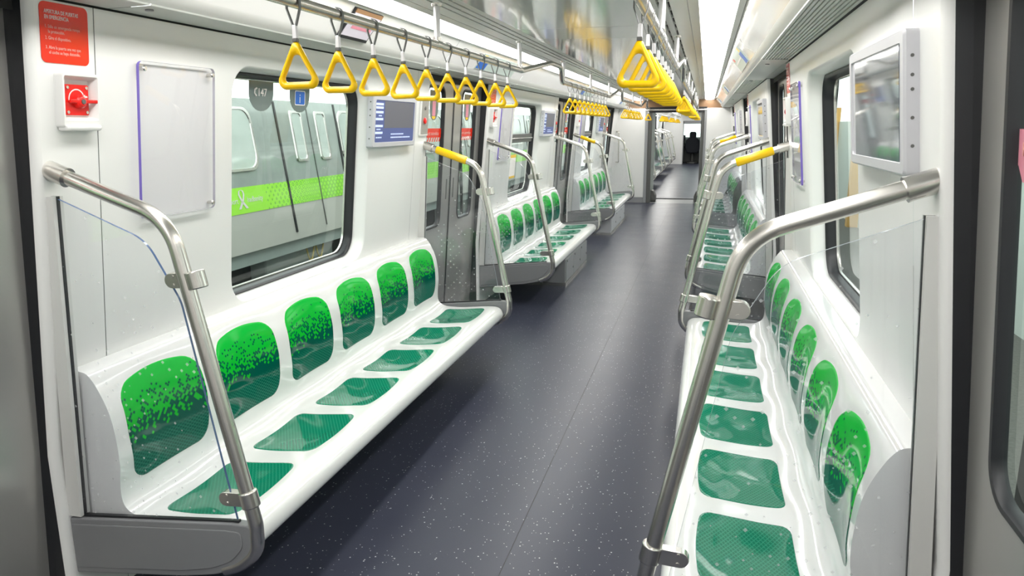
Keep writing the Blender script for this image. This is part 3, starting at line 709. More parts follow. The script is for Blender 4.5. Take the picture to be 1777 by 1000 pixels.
# ------------------------------------------------------------------ glass draught screens at the bench ends
XS = 0.60
def SQ(d, z, y=0.0): return (XS-d, y, z)
def make_screen():
    r = empty('draught_screen')
    TR = 0.0205
    path2 = [(1.10, 1.388), (0.80, 1.2835), (0.668, 1.102), (0.5615, 0.471), (0.541, 0.345), (0.60, 0.255)]
    pts = fillet([SQ(d, z) for d, z in [(1.108, 1.3905), (0.735, 1.262), (0.5475, 0.395), (0.548, 0.31), (0.605, 0.258), (0.66, 0.235)]], [0.155, 0.09, 0.08, 0.2], 10)
    m = MB(); m.tube(pts, TR, 18); m.build('grab_tube', RAIL, r, smooth=True)
    d0 = Vector(SQ(1.112, 1.392)); dv = (Vector(SQ(0.735, 1.262))-d0).normalized()
    m = MB(); m.tube([d0-dv*0.012, d0+dv*0.066], 0.0265, 20); m.tube([d0+dv*0.066, d0+dv*0.070], 0.0275, 20); m.build('wall_collar', RAIL, r, smooth=True)
    # clamps, tilted like the tube
    for (d, z) in ((0.667, 1.102), (0.562, 0.471)):
        i = min(range(len(pts)-1), key=lambda k: (Vector(pts[k])-Vector(SQ(d, z))).length)
        t = (Vector(pts[i+1])-Vector(pts[max(i-1, 0)])).normalized()
        if t.z > 0: t = -t
        c = Vector(SQ(d, z)); n = Vector((-1, 0, 0)); n = (n-t*n.dot(t)).normalized()     # towards the wall
        m = MB(); m.tube([c-t*0.024, c-t*0.023, c+t*0.023, c+t*0.024], [0.0245, 0.0265, 0.0265, 0.0245], 20)
        hw = 0.0215; L_ = 0.092
        out = [(0.0, hw), (L_-hw, hw)]+[(L_-hw+hw*math.sin(q), hw*math.cos(q)) for q in [math.pi*k/10 for k in range(1, 10)]]+[(L_-hw, -hw), (0.0, -hw)]
        hx = Vector((-1, 0, -0.06)).normalized(); hz = Vector((-hx.z, 0, hx.x)); hz = hz if hz.z > 0 else -hz
        m.prism(out, lambda p: c+hx*p[0]+hz*p[1]+Vector((0, -0.0125, 0)), lambda p: c+hx*p[0]+hz*p[1]+Vector((0, 0.0125, 0)))
        cl = m.build('glass_clamp', RAIL, r, smooth=True, bevel=0.002)
        for q in (-0.012, 0.012):
            m = MB(); pc = c+hx*0.066+hz*q; m.tube([pc+Vector((0, -0.0145, 0)), pc+Vector((0, 0.0145, 0))], 0.0045, 8); m.build('screw', STEEL, cl)
    # pane of glass
    gp = fillet([(p[0], 0, p[1]) for p in [(1.146, 0.352), (1.096, 1.314), (0.815, 1.205), (0.722, 1.04), (0.606, 0.402)]], [0.01, 0.13, 0.13], 8)
    gp = [(p.x, p.z) for p in gp]
    m = MB()
    for y in (-0.004, 0.004):
        m.add([SQ(d, z, y) for d, z in gp], [tuple(range(len(gp)))])
    gpo = m.build('glass_pane', GLASSSCR, r); gpo.data.materials.append(GLASSPLAIN); gpo.data.polygons[1].material_index = 1   # the dots are printed on one face only
    m = MB(); n = len(gp); m.add([SQ(d, z, -0.004) for d, z in gp]+[SQ(d, z, 0.004) for d, z in gp], [(i, i+1, n+i+1, n+i) for i in range(1, n-1)]); m.build('glass_edge', GEDGE, r)
    # wall channel with black seal
    m = MB()
    for y0, y1 in ((-0.018, -0.0055), (0.0055, 0.018)):
        m.hexa([SQ(1.19, 0.345, y0), SQ(1.143, 0.345, y0), SQ(1.143, 0.345, y1), SQ(1.19, 0.345, y1), SQ(1.125, 1.318, y0), SQ(1.088, 1.318, y0), SQ(1.088, 1.318, y1), SQ(1.125, 1.318, y1)])
    m.build('wall_channel', TRIM, r)
    m = MB(); m.hexa([SQ(1.18, 0.35, -0.0055), SQ(1.1415, 0.35, -0.0055), SQ(1.1415, 0.35, 0.0055), SQ(1.18, 0.35, 0.0055), SQ(1.12, 1.318, -0.0055), SQ(1.0865, 1.318, -0.0055), SQ(1.0865, 1.318, 0.0055), SQ(1.12, 1.318, 0.0055)]); m.build('channel_seal', RUBBER, r)
    # grey end panel carrying the glass
    po = [SQ(*p) for p in [(1.195, 0.335), (0.62, 0.393), (0.557, 0.393), (0.549, 0.32), (0.60, 0.257), (0.68, 0.222), (0.80, 0.198), (1.195, 0.150)]]
    po = [(p.x, p.z) for p in fillet(po, [0.01, 0.02, 0.10, 0.12, 0.2, 0.3], 5)]
    m = MB(); m.prism(po, lambda p: (p[0], -0.017, p[1]), lambda p: (p[0], 0.017, p[1])); ep = m.build('end_panel', GREYE, r, bevel=0.004)
    pi2 = [SQ(*p) for p in [(1.18, 0.318), (0.640, 0.372), (0.588, 0.372), (0.582, 0.325), (0.625, 0.275), (0.69, 0.243), (0.80, 0.218), (1.18, 0.172)]]
    pi2 = [(p.x, p.z) for p in fillet(pi2, [0.012, 0.018, 0.08, 0.1, 0.2, 0.3], 5)]
    m = MB()
    for y0, y1 in ((-0.0205, -0.016), (0.016, 0.0205)): m.prism(pi2, lambda p: (p[0], y0, p[1]), lambda p: (p[0], y1, p[1]))
    m.build('inset_plate', GREYE, ep, bevel=0.0025)
    m = MB(); m.hexa([SQ(1.15, 0.335, -0.006), SQ(0.60, 0.388, -0.006), SQ(0.60, 0.388, 0.006), SQ(1.15, 0.335, 0.006), SQ(1.15, 0.347, -0.006), SQ(0.60, 0.4, -0.006), SQ(0.60, 0.4, 0.006), SQ(1.15, 0.347, 0.006)]); m.build('glass_seal', RUBBER, ep)
    return r
scr0 = make_screen()
m = MB()
a_, b_ = Vector(SQ(1.020, 1.3603)), Vector(SQ(0.818, 1.2906))
grip0_pts = [a_, a_+(b_-a_)*0.04, a_+(b_-a_)*0.5, b_-(b_-a_)*0.04, b_]
m.tube(grip0_pts, [0.0215, 0.0245, 0.0250, 0.0255, 0.0225], 18)
grip_data = m.data('yellow_grip', YELLOW, True)
order = {'L': [('near end of the nearest left bench', 0), ('far end of the nearest left bench, with yellow grip', 1), ('near end of the second left bench', 0), ('far end of the second left bench', 0), ('near end of the third left bench, with yellow grip', 1), ('far end of the third left bench', 0)],
         'R': [('near end of the nearest right bench', 0), ('far end of the nearest right bench, with yellow grip', 1), ('near end of the second right bench', 0), ('far end of the second right bench', 0), ('near end of the third right bench, with yellow grip', 1), ('far end of the third right bench', 0)]}
first = True
for side in 'LR':
    ysc = [y for ab in BENCH_Y for y in ab]
    for y, (lab, grip) in zip(ysc, order[side]):
        o = scr0 if first else copy_tree(scr0)
        s = -1 if side == 'L' else 1
        o.location = (s*XS, y, 0); o.rotation_euler = (0, 0, 0 if side == 'L' else math.pi)
        tag(o, 'glass screen and steel tube at '+lab, 'screen', 'glass screens at the bench ends')
        if grip:
            g = bpy.data.objects.new('yellow_grip', grip_data); C.objects.link(g); g.parent = o; g['label'] = 'yellow plastic grip sleeve'
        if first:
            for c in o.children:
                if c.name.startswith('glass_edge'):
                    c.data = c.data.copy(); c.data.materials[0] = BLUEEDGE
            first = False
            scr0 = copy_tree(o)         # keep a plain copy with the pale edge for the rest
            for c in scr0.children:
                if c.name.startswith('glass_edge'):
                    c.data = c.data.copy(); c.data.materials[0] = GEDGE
            first_plain = True
        elif scr0 is not None and first_plain:
            pass
# the plain copy was only a pattern to copy from
def drop(o):
    for c in list(o.children): drop(c)
    bpy.data.objects.remove(o)
SCREEN_PLAIN = [q for q in C.objects if q.get('label','').endswith('near end of the second left bench')][0]
drop(scr0)

# ------------------------------------------------------------------ equipment cabinets under the farther benches
for (y0, y1, lab) in ((6.88, 8.20, 'grey steel equipment cabinet under the second left bench'), (10.42, 12.20, 'grey steel equipment cabinet under the third left bench')):
    t = tag(empty('equipment_cabinet', (-0.85, (y0+y1)/2, 0)), lab, 'cabinet', 'equipment cabinets under the benches')
    h = (y1-y0)/2; D = XO-0.600
    m = MB(); m.box(-0.30, D-0.004, -h, h, 0.03, 0.260); m.build('body', GREYP if y0 < 9 else HOUSING, t, bevel=0.004)
    m = MB(); m.box(-0.30, D+0.002, -h-0.002, h+0.002, 0.0, 0.03); m.build('base_trim', STEEL, t)
    k = 3
    for i in range(k):
        a = -h+0.02+(2*h-0.04)*i/k; b = -h+0.02+(2*h-0.04)*(i+1)/k
        m = MB(); m.box(D-0.004, D+0.004, a+0.004, b-0.004, 0.045, 0.252); dd = m.build('door', GREYP if y0 < 9 else HOUSING, t, bevel=0.002)
        for yy, zz in ((a+0.05, 0.235), (b-0.05, 0.12)):
            m = MB(); m.tube([(D+0.004, yy, zz), (D+0.008, yy, zz)], 0.011, 10); m.build('lock', GREYD, dd)

# ------------------------------------------------------------------ overhead rails and strap handles
ZR = 1.836; XR = 0.457; PER = 4.291
for s, side in ((-1, 'left'), (1, 'right')):
    t = tag(empty('overhead_rail', (s*XR, 6.0, ZR)), 'steel overhead hand rail on drop posts along the %s of the aisle' % side, 'rail', 'overhead rails')
    pts = [(0, Y_BACK-6+0.05, 0)]; rad = []
    for k in range(-1, 3):
        o = PER*k
        if 4.55+o < Y_BACK: continue
        pts += [(0, 4.53+o-6, -0.004), (0, 5.42+o-6, 0.108), (0, 5.80+o-6, 0.108), (0, 5.858+o-6, 0.0)]; rad += [0.35, 0.6, 0.075, 0.05]
    pts.append((0, 14.95-6, 0)); 
    m = MB(); m.tube(fillet(pts, rad, 8), 0.0174, 14); m.build('rail_tube', RAIL, t, smooth=True)
    y = 3.055-1.4303*3
    while y < 15.0:
        if y > Y_BACK+0.1:
            m = MB(); m.tube([(0, y-6, 0.012), (0, y-6, 0.155)], 0.0135, 12); po = m.build('drop_post', CLIP, t, smooth=True)
            m = MB(); m.tube([(0, y-6, 0.150), (0, y-6, 0.160), (0, y-6, 0.164)], [0.020, 0.024, 0.024], 14); m.build('post_flange', STEEL, po, smooth=True)
            m = MB(); m.tube([(0, y-6-0.028, 0), (0, y-6-0.026, 0), (0, y-6+0.026, 0), (0, y-6+0.028, 0)], [0.0178, 0.0198, 0.0198, 0.0178], 14); m.tube([(0, y-6, 0.006), (0, y-6, 0.030)], 0.0165, 12); m.build('rail_tee', RAIL, po, smooth=True)
        y += 1.4303

def make_handle():
    t = empty('strap_handle')
    # webbing loop over the rail
    rr_ = 0.0188; pl = [(0.0035, -0.066)]
    pl += [(0.0195, -0.020)]
    for k in range(11):
        a = math.radians(-8+196*k/10); pl.append((rr_*1.06*math.cos(a), rr_*math.sin(a)))
    pl += [(-0.0195, -0.020), (-0.0035, -0.066)]
    m = MB(); hw, th = 0.0055, 0.0013; rows = []
    for i, p in enumerate(pl):
        a = Vector(pl[max(i-1, 0)]); b = Vector(pl[min(i+1, len(pl)-1)]); d = (b-a).normalized(); n = Vector((-d.y, d.x))
        q = Vector(p); rows.append([(q.x-n.x*th, -hw, q.y-n.y*th), (q.x+n.x*th, -hw, q.y+n.y*th), (q.x+n.x*th, hw, q.y+n.y*th), (q.x-n.x*th, hw, q.y-n.y*th)])
    m.loft(rows, cap=True); m.build('strap_loop', STRAP, t, smooth=True, ang=40)
    m = MB(); m.hexa([(-0.0065, -0.0065, -0.098), (0.0065, -0.0065, -0.098), (0.0065, 0.0065, -0.098), (-0.0065, 0.0065, -0.098), (-0.0055, -0.006, -0.062), (0.0055, -0.006, -0.062), (0.0055, 0.006, -0.062), (-0.0055, 0.006, -0.062)]); m.build('clip', CLIP, t, bevel=0.0015)
    m = MB(); m.box(-0.0075, 0.0075, -0.0075, 0.0075, -0.107, -0.096); m.build('clip_seat', GREYD, t, bevel=0.002)
    # triangle
    def outline(P, rad, N=72):
        q = [Vector((a, 0, b)) for a, b in P]; m_ = len(q); out = []
        for i in range(m_):
            a = q[i-1]-q[i]; b = q[(i+1) % m_]-q[i]; la = a.length; lb = b.length; a.normalize(); b.normalize(); ang = a.angle(b)
            dd = min(rad[i]/math.tan(ang/2), la*0.48, lb*0.48); p0, p1 = q[i]+a*dd, q[i]+b*dd
            c0 = (a+b).normalized()*(dd/math.cos(ang/2)); cen = q[i]+c0; v0 = p0-cen; v1 = p1-cen
            for k in range(N//m_):
                u = k/(N//m_-1); v = (v0*(1-u)+v1*u); v = v.normalized()*(v0.length); out.append(cen+v)
        return out
    O = outline([(0, -0.091), (-0.0735, -0.2320), (0.0735, -0.2320)], [0.012, 0.022, 0.022])
    I = outline([(0, -0.122), (-0.0465, -0.2115), (0.0465, -0.2115)], [0.016, 0.010, 0.010])
    m = MB(); rows = []
    for a, b in zip(O, I):
        c = (a+b)/2; h = (b-a)/2; row = []
        for k in range(10):
            an = 2*math.pi*k/10; row.append(c+h*math.cos(an)+Vector((0, 0.0102*math.sin(an), 0)))
        rows.append(row)
    rows.append(rows[0]); m.loft(rows); m.build('grip', YELLOW, t, smooth=True, ang=80)
    return t
h0 = make_handle(); first = True
ORD = ['first', 'second', 'third', 'fourth', 'fifth', 'sixth', 'seventh', 'eighth', 'ninth', 'tenth']
BAYN = ['nearest', 'second', 'third']
for s, side in ((-1, 'left'), (1, 'right')):
    for k in range(3):
        js = range(1, 10) if (s > 0 and k == 0) else range(10)
        for n, j in enumerate(js):
            y = 1.914+PER*k+0.2525*j-(0.0 if s < 0 else 0.012)
            o = h0 if first else copy_tree(h0); first = False
            o.location = (s*XR, y, ZR); o.rotation_euler = (math.radians(random.uniform(-1.0, 1.0)), math.radians(random.uniform(-1.5, 1.5)), math.radians(random.uniform(-6, 6)))
            tag(o, 'yellow triangular strap handle, %s in the %s row of the %s rail' % (ORD[n], BAYN[k], side), 'handle', 'yellow strap handles on the %s rail' % side)
    for n, y in enumerate((14.72, 14.90)):
        o = copy_tree(h0); o.location = (s*XR, y, ZR); o.rotation_euler = (0, 0, math.radians(random.uniform(-6, 6)))
        tag(o, 'yellow triangular strap handle, %s by the far end wall on the %s rail' % (ORD[n], side), 'handle', 'yellow strap handles on the %s rail' % side)

# ------------------------------------------------------------------ things on the walls
# local frame for a wall thing on the left wall: +y along the car, +z up, +x into the car; copies on the right are turned round
def wl(z0): return -WX(z0)
def wall_root(name, y, z, s=-1):
    o = empty(name, (s*WX(z), y, z), 0 if s < 0 else math.pi); return o
def wp(y, z, d): return (d+0.1*z, y, z)       # leaning with the wall
def wbox(m, y0, y1, z0, z1, d0, d1):
    m.hexa([wp(y0, z0, d0), wp(y1, z0, d0), wp(y1, z0, d1), wp(y0, z0, d1), wp(y0, z1, d0), wp(y1, z1, d0), wp(y1, z1, d1), wp(y0, z1, d1)])
def wplate(m, y0, y1, z0, z1, r, d0, d1, n=5):
    m.prism(rrect(y0, y1, z0, z1, r, n), lambda p: wp(p[0], p[1], d0), lambda p: wp(p[0], p[1], d1))
UPW = (0.1, 0, 1)
BAYSHIFT = 4.289
def place_copies(t, labs, cat, group):
    """labs: list of (bay, side, label); the built one is the first"""
    y0 = t.location.y; z0 = t.location.z; c0 = (BENCH_Y[0][0]+BENCH_Y[0][1])/2
    for i, (bay, side, lab) in enumerate(labs):
        o = t if i == 0 else copy_tree(t)
        c = c0+BAYSHIFT*bay
        if side == 'L': o.location = (-WX(z0), y0-c0+c, z0); o.rotation_euler = (0, 0, 0)
        else: o.location = (WX(z0), 2*c-(y0-c0+c), z0); o.rotation_euler = (0, 0, math.pi)
        tag(o, lab, cat, group)

# emergency door instruction sign
t = wall_root('instruction_sign', 1.756, 1.752)
m = MB(); wplate(m, -0.080, 0.080, -0.0775, 0.0775, 0.016, 0.0005, 0.0018); m.build('sign_plate', RED, t)
def tline(body, y, z, size, mat, par, d=0.0022, sx=1.0):
    return text('lettering', body, size, mat, wp(y, z, d), (0, 1, 0), UPW, par, sx=sx)
tline('APERTURA DE PUERTAS', -0.066, 0.0485, 0.0145, PRINTW, t, sx=0.72)
tline('EN EMERGENCIA', -0.066, 0.0345, 0.0145, PRINTW, t, sx=0.72)
for num, zz, lines in (('1.', 0.0115, ('Sólo en emergencia rompa', 'la protección.')), ('2.', -0.0175, ('Gire el dispositivo.',)), ('3.', -0.0415, ('Abra la puerta una vez que', 'el coche se haya detenido.'))):
    tline(num, -0.066, zz, 0.0120, PRINTP, t, sx=0.8)
    for i, l in enumerate(lines): tline(l, -0.056, zz-0.0125*i, 0.0120, PRINTP, t, sx=0.82)
place_copies(t, [(0, 'L', 'red rounded emergency door instruction sign, nearest on the left pillar'), (1, 'L', 'red emergency door instruction sign on the left pillar past the first door'), (2, 'L', 'red emergency door instruction sign on the farthest left pillar'),
                 (0, 'R', 'red emergency door instruction sign on the nearer right pillar by the window'), (1, 'R', 'red emergency door instruction sign on the second right pillar'), (2, 'R', 'red emergency door instruction sign on the farthest right pillar')], 'sign', 'emergency door signs')

# emergency door handle in its white recess box
t = wall_root('emergency_handle', 1.780, 1.577)
m = MB()
O_ = rrect(-0.068, 0.068, -0.0735, 0.0735, 0.008, 4); I_ = rrect(-0.058, 0.052, -0.050, 0.062, 0.004, 4)
rows = [[wp(p[0], p[1], d) for p in L_] for L_, d in ((O_, 0.0), (O_, 0.024), (rrect(-0.066, 0.066, -0.0715, 0.0715, 0.008, 4), 0.028), (rrect(-0.061, 0.056, -0.054, 0.066, 0.005, 4), 0.028), (I_, 0.022), (rrect(-0.054, 0.046, -0.044, 0.056, 0.004, 4), 0.003))]
m.loft(rows); L_ = rows[-1]; o_ = len(m.v)-len(L_); m.f.append(tuple(range(o_, len(m.v)))); m.build('recess_box', WHITE, t, smooth=True, ang=35)
m = MB(); wbox(m, -0.063, 0.063, -0.082, -0.066, 0.0, 0.034); m.build('lower_lip', WHITE, t, bevel=0.006)
m = MB(); wplate(m, -0.042, 0.040, -0.039, 0.044, 0.004, 0.003, 0.009); pl = m.build('red_plate', REDP, t)
for yy in (-0.034, 0.032):
    for zz in (-0.031, 0.036):
        m = MB(); m.tube([wp(yy, zz, 0.008), wp(yy, zz, 0.012)], 0.0045, 10); m.build('screw', STEEL, pl)
m = MB(); n = 14; arc = []
for k in range(n):
    a = math.radians(185-155*k/(n-1)); arc.append((a,))
vs = []; 
for (a,) in arc: vs += [wp(-0.002+0.029*math.cos(a), 0.004+0.029*math.sin(a), 0.0095), wp(-0.002+0.0255*math.cos(a), 0.004+0.0255*math.sin(a), 0.0095)]
m.add(vs, [(2*i, 2*i+1, 2*i+3, 2*i+2) for i in range(n-1)])
a = math.radians(26); m.add([wp(-0.002+0.033*math.cos(a), 0.004+0.033*math.sin(a), 0.0095), wp(-0.002+0.0215*math.cos(a), 0.004+0.0215*math.sin(a), 0.0095), wp(0.028, 0.007, 0.0095)], [(0,1,2)])
wbox(m, 0.020, 0.036, 0.0095, 0.0145, 0.009, 0.0096); m.build('turn_arrow', PRINTW, pl)
m = MB(); m.tube([wp(0.004, -0.002, 0.008), wp(0.004, -0.002, 0.020), wp(0.004, -0.002, 0.026)], [0.019, 0.0175, 0.012], 20)
m.hexa([wp(-0.032, -0.006, 0.012), wp(0.056, -0.006, 0.018), wp(0.056, -0.006, 0.027), wp(-0.032, -0.006, 0.020), wp(-0.032, 0.004, 0.012), wp(0.056, 0.004, 0.018), wp(0.056, 0.004, 0.027), wp(-0.032, 0.004, 0.020)])
kn = m.build('turn_knob', REDP, t, smooth=True, bevel=0.002)
m = MB(); m.tube([wp(0.004, -0.002, 0.025), wp(0.004, -0.002, 0.0285)], 0.0075, 6); m.build('hex_bolt', GREYD, kn)
place_copies(t, [(0, 'L', 'red emergency turn handle in white recess box, nearest on the left pillar'), (1, 'L', 'red emergency turn handle box on the left pillar past the first door'), (2, 'L', 'red emergency turn handle box on the farthest left pillar'),
                 (0, 'R', 'white emergency handle box on the nearer right pillar beside the door'), (1, 'R', 'white emergency handle box on the second right pillar'), (2, 'R', 'white emergency handle box on the farthest right pillar')], 'emergency handle', 'emergency door handles')

# clear acrylic poster holder; its edge towards the camera glows violet, the others look pale
def poster(fl):
    t = wall_root('poster_holder', 2.198, 1.460)
    m = MB(); r_ = [(p[0]*fl, p[1]) for p in rrect(-0.186, 0.186, -0.245, 0.245, 0.018, 5)]
    m.add([wp(p[0], p[1], 0.018) for p in r_], [tuple(range(len(r_)))]); m.build('acrylic_sheet', ACRYL, t)
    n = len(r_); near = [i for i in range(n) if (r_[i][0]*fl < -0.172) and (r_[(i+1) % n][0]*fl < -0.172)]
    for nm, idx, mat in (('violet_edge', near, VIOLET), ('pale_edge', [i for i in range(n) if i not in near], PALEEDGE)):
        m = MB()
        for i in idx:
            p, q = r_[i], r_[(i+1) % n]; m.add([wp(p[0], p[1], 0.0085), wp(q[0], q[1], 0.0085), wp(q[0], q[1], 0.0185), wp(p[0], p[1], 0.0185)], [(0,1,2,3)])
        m.build(nm, mat, t)
    for yy in (-0.165, 0.168):
        for zz in (-0.225, 0.223):
            m = MB(); m.tube([wp(yy, zz, 0.0), wp(yy, zz, 0.022), wp(yy, zz, 0.026)], [0.0055, 0.009, 0.006], 14); m.build('standoff_screw', STEEL, t, smooth=True)
    return t
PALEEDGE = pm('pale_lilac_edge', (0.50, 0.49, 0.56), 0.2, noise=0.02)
place_copies(poster(1), [(0, 'L', 'empty clear acrylic poster holder on the wall above the nearest left bench'), (1, 'L', 'clear acrylic poster holder above the second left bench'), (2, 'L', 'clear acrylic poster holder above the third left bench')], 'poster holder', 'acrylic poster holders')
place_copies(poster(-1), [(0, 'R', 'violet edged acrylic poster holder past the nearest right window'), (1, 'R', 'violet edged acrylic poster holder past the second right window'), (2, 'R', 'violet edged acrylic poster holder past the third right window')], 'poster holder', 'acrylic poster holders')

# information screens
def monitor(lit, name='information_screen'):
    t = wall_root(name, 3.985 if lit else 2.125, 1.532 if lit else 1.545)
    hw, hh, dp = (0.302, 0.1385, 0.036) if lit else (0.318, 0.156, 0.032)
    m = MB(); m.loft([[wp(p[0], p[1], d) for p in rrect(-hw+q, hw-q, -hh+q, hh-q, 0.012, 4)] for q, d in ((0.0, 0.0), (0.0, dp-0.006), (0.005, dp), (0.027, dp), (0.029, dp-0.005))], cap=True)
    m.build('housing', HOUSING, t, smooth=True, ang=30)
    if lit:
        m = MB(); wbox(m, -0.272, 0.272, -0.112, 0.112, dp-0.005, dp-0.0035); g = m.build('screen', SCREENB, t)
        m = MB(); wbox(m, -0.155, 0.262, -0.035, 0.108, dp-0.0035, dp-0.0030); m.build('picture_field', SCREENM, g)
        for i, zz in enumerate((0.090, 0.072, 0.048, 0.012, -0.024, -0.060)):
            m = MB(); wbox(m, -0.266, -0.262+0.09, zz-0.006, zz+0.006, dp-0.0035, dp-0.0029); m.build('line_entry', SCREENW, g)
        for i, (y0, y1, zz) in enumerate(((-0.06, 0.12, -0.068), (-0.06, 0.22, -0.086), (-0.255, -0.18, -0.085), (-0.23, -0.19, 0.030), (-0.25, -0.2, -0.042))):
            m = MB(); x = y0
            random.seed(i)
            while x < y1:
                w_ = random.uniform(0.008, 0.022); wbox(m, x, min(y1, x+w_), zz-0.0035, zz+0.0035, dp-0.0035, dp-0.0029); x += w_+0.004
            m.build('caption_line', SCREENW, g)
    else:
        m = MB(); wbox(m, -0.252, 0.262, -0.132, 0.132, dp-0.005, dp-0.0035); m.build('screen', DARKGL, t)
    for zz in (0.10, 0.06, 0.03, -0.03, -0.09):
        m = MB(); m.tube([wp(-hw-0.0008, zz, dp*0.45), wp(-hw+0.003, zz, dp*0.45)], 0.004, 8); m.build('vent_hole', GREYD, t)
        m = MB(); m.tube([wp(hw+0.0008, zz, dp*0.45), wp(hw-0.003, zz, dp*0.45)], 0.004, 8); m.build('vent_hole', GREYD, t)
    return t
t = monitor(True)
place_copies(t, [(0, 'L', 'lit blue information screen in grey housing past the nearest left window'), (1, 'L', 'information screen past the second left window'), (2, 'L', 'information screen past the third left window')], 'screen', 'information screens')
t = monitor(False)
c0 = (BENCH_Y[0][0]+BENCH_Y[0][1])/2
for i, lab in enumerate(('dark glossy information screen in grey housing, nearest on the right wall', 'information screen on the right wall before the second window', 'information screen on the right wall before the third window')):
    o = t if i == 0 else copy_tree(t)
    o.location = (WX(1.545), 2.125+BAYSHIFT*i, 1.545); o.rotation_euler = (0, 0, math.pi); tag(o, lab, 'screen', 'information screens')

# call button panel by each left door
t = wall_root('call_panel', 4.492, 1.572)
m = MB(); wplate(m, -0.072, 0.072, -0.125, 0.125, 0.006, 0.0, 0.010); m.build('white_frame', WHITE, t, bevel=0.003)
m = MB(); wplate(m, -0.052, 0.060, -0.112, 0.116, 0.004, 0.010, 0.013); m.build('grey_plate', pm('grey_call_plate', (0.42, 0.40, 0.37), 0.4, metal=0.4, noise=0.03), t)
m = MB(); m.tube([wp(-0.004, -0.032, 0.012), wp(-0.004, -0.032, 0.020), wp(-0.004, -0.032, 0.023)], [0.019, 0.019, 0.014], 20); m.build('red_button', REDP, t, smooth=True)
m = MB(); m.tube([wp(-0.002, 0.044, 0.012), wp(-0.002, 0.044, 0.016)], 0.011, 14); m.build('speaker', GREYD, t)
place_copies(t, [(0, 'L', 'grey call panel with round red button beside the first left door'), (1, 'L', 'grey call panel with red button beside the second left door'), (2, 'L', 'grey call panel with red button beside the third left door')], 'panel', 'call panels')

# stickers hanging in the top of the nearest left window
f0 = lambda y, z, d: (-(WX(z)+d), y, z)
def sticker(name, y0, y1, ztop, zbot, lab):
    c, h = (y0+y1)/2, (y1-y0)/2
    t = tag(empty(name, (-(WX(1.64)+0.112), c, 1.64)), lab, 'sticker', 'window stickers')
    pts = [(y0, ztop)]+[(c-h*math.cos(math.pi*k/14), 1.645-(1.645-zbot)*math.sin(math.pi*k/14)) for k in range(15)]+[(y1, ztop)]
    m = MB(); m.prism(pts, lambda p: f0(p[0], p[1], 0.1135), lambda p: f0(p[0], p[1], 0.1150)); o = m.build('smoked_film', TABM); o.data.transform(Matrix.Translation(-t.location)); o.parent = t
    return t
def onfilm(o, t): o.data.transform(Matrix.Translation(-t.location)); o.parent = t
t = sticker('phone_sticker', 2.790, 2.972, 1.698, 1.570, 'smoked window sticker with telephone number 147 in white')
onfilm(text('number_lettering', '147', 0.047, PRINTW, f0(2.850, 1.632, 0.1125), (0, 1, 0), UPW), t)
m = MB(); m.tube([f0(2.843, 1.664, 0.1125), f0(2.830, 1.658, 0.1125), f0(2.828, 1.643, 0.1125), f0(2.840, 1.633, 0.1125)], [0.0042, 0.003, 0.003, 0.0042], 8); onfilm(m.build('handset_mark', PRINTW), t)
t = sticker('information_sticker', 3.107, 3.282, 1.694, 1.570, 'smoked window sticker with a blue information sign')
m = MB(); m.prism(rrect(3.153, 3.236, 1.606, 1.664, 0.007, 4), lambda p: f0(p[0], p[1], 0.1122), lambda p: f0(p[0], p[1], 0.1130)); onfilm(m.build('blue_square', BLUE), t)
m = MB(); m.loft([[f0(p[0], p[1], 0.1121) for p in rrect(3.153-q, 3.236+q, 1.606-q, 1.664+q, 0.007, 4)] for q in (0.0, 0.004)]); onfilm(m.build('white_border', PRINTW), t)
onfilm(text('letter_i', 'i', 0.060, PRINTW, f0(3.186, 1.613, 0.1116), (0, 1, 0), UPW), t)

# paper notice stuck on the second left window
t = tag(empty('paper_notice', (-(WX(1.1)+0.112), 7.33, 1.1)), 'white paper notice with yellow top and bottom bars on the second left window', 'notice')
for nm, z0, z1, d, mt in (('paper', 0.99, 1.225, 0.113, PRINTW), ('yellow_bar', 1.195, 1.225, 0.1122, YELLOW), ('yellow_bar', 0.99, 1.012, 0.1122, YELLOW)):
    m = MB(); m.hexa([f0(7.18, z0, d), f0(7.47, z0, d), f0(7.47, z0, d+0.0012), f0(7.18, z0, d+0.0012), f0(7.18, z1, d), f0(7.47, z1, d), f0(7.47, z1, d+0.0012), f0(7.18, z1, d+0.0012)]); onfilm(m.build(nm, mt), t)

# signs lying on the cove
def cove_pt(s, y, q, off):     # q from 0 at the bottom edge of the cove to 1 at the top
    P = [(0.876, 1.880), (0.864, 1.897), (0.845, 1.920), (0.822, 1.945), (0.800, 1.968), (0.784, 1.990)]
    x = q*(len(P)-1); i = min(int(x), len(P)-2); f = x-i
    d = P[i][0]+(P[i+1][0]-P[i][0])*f; z = P[i][1]+(P[i+1][1]-P[i][1])*f
    return (s*(d-off*0.75), y, z-off*0.6)
def cove_plate(name, s, y0, y1, q0, q1, o0, o1, mat, parent, org):
    m = MB(); n = 5; A = [[cove_pt(s, y, q0+(q1-q0)*i/n, o1) for i in range(n+1)] for y in (y0, y1)]; B = [[cove_pt(s, y, q0+(q1-q0)*i/n, o0) for i in range(n+1)] for y in (y0, y1)]
    ring = lambda G: G[0]+G[1][::-1]
    m.loft([ring(B), ring(A)]); k = n+1
    m.add(A[0]+A[1], [(i, i+1, k+i+1, k+i) for i in range(n)])
    o = m.build(name, mat); o.data.transform(Matrix.Translation(-Vector(org))); o.parent = parent; return o
org = (-0.85, 3.10, 1.92)
t = tag(empty('notice_display', org), 'small notice display with black frame on the left cove behind the overhead rail', 'sign')
cove_plate('black_frame', -1, 2.975, 3.245, -0.02, 1.0, 0.001, 0.010, RUBBER, t, org)
cove_plate('notice_sheet', -1, 2.987, 3.235, 0.12, 0.86, 0.010, 0.012, LILAC, t, org)
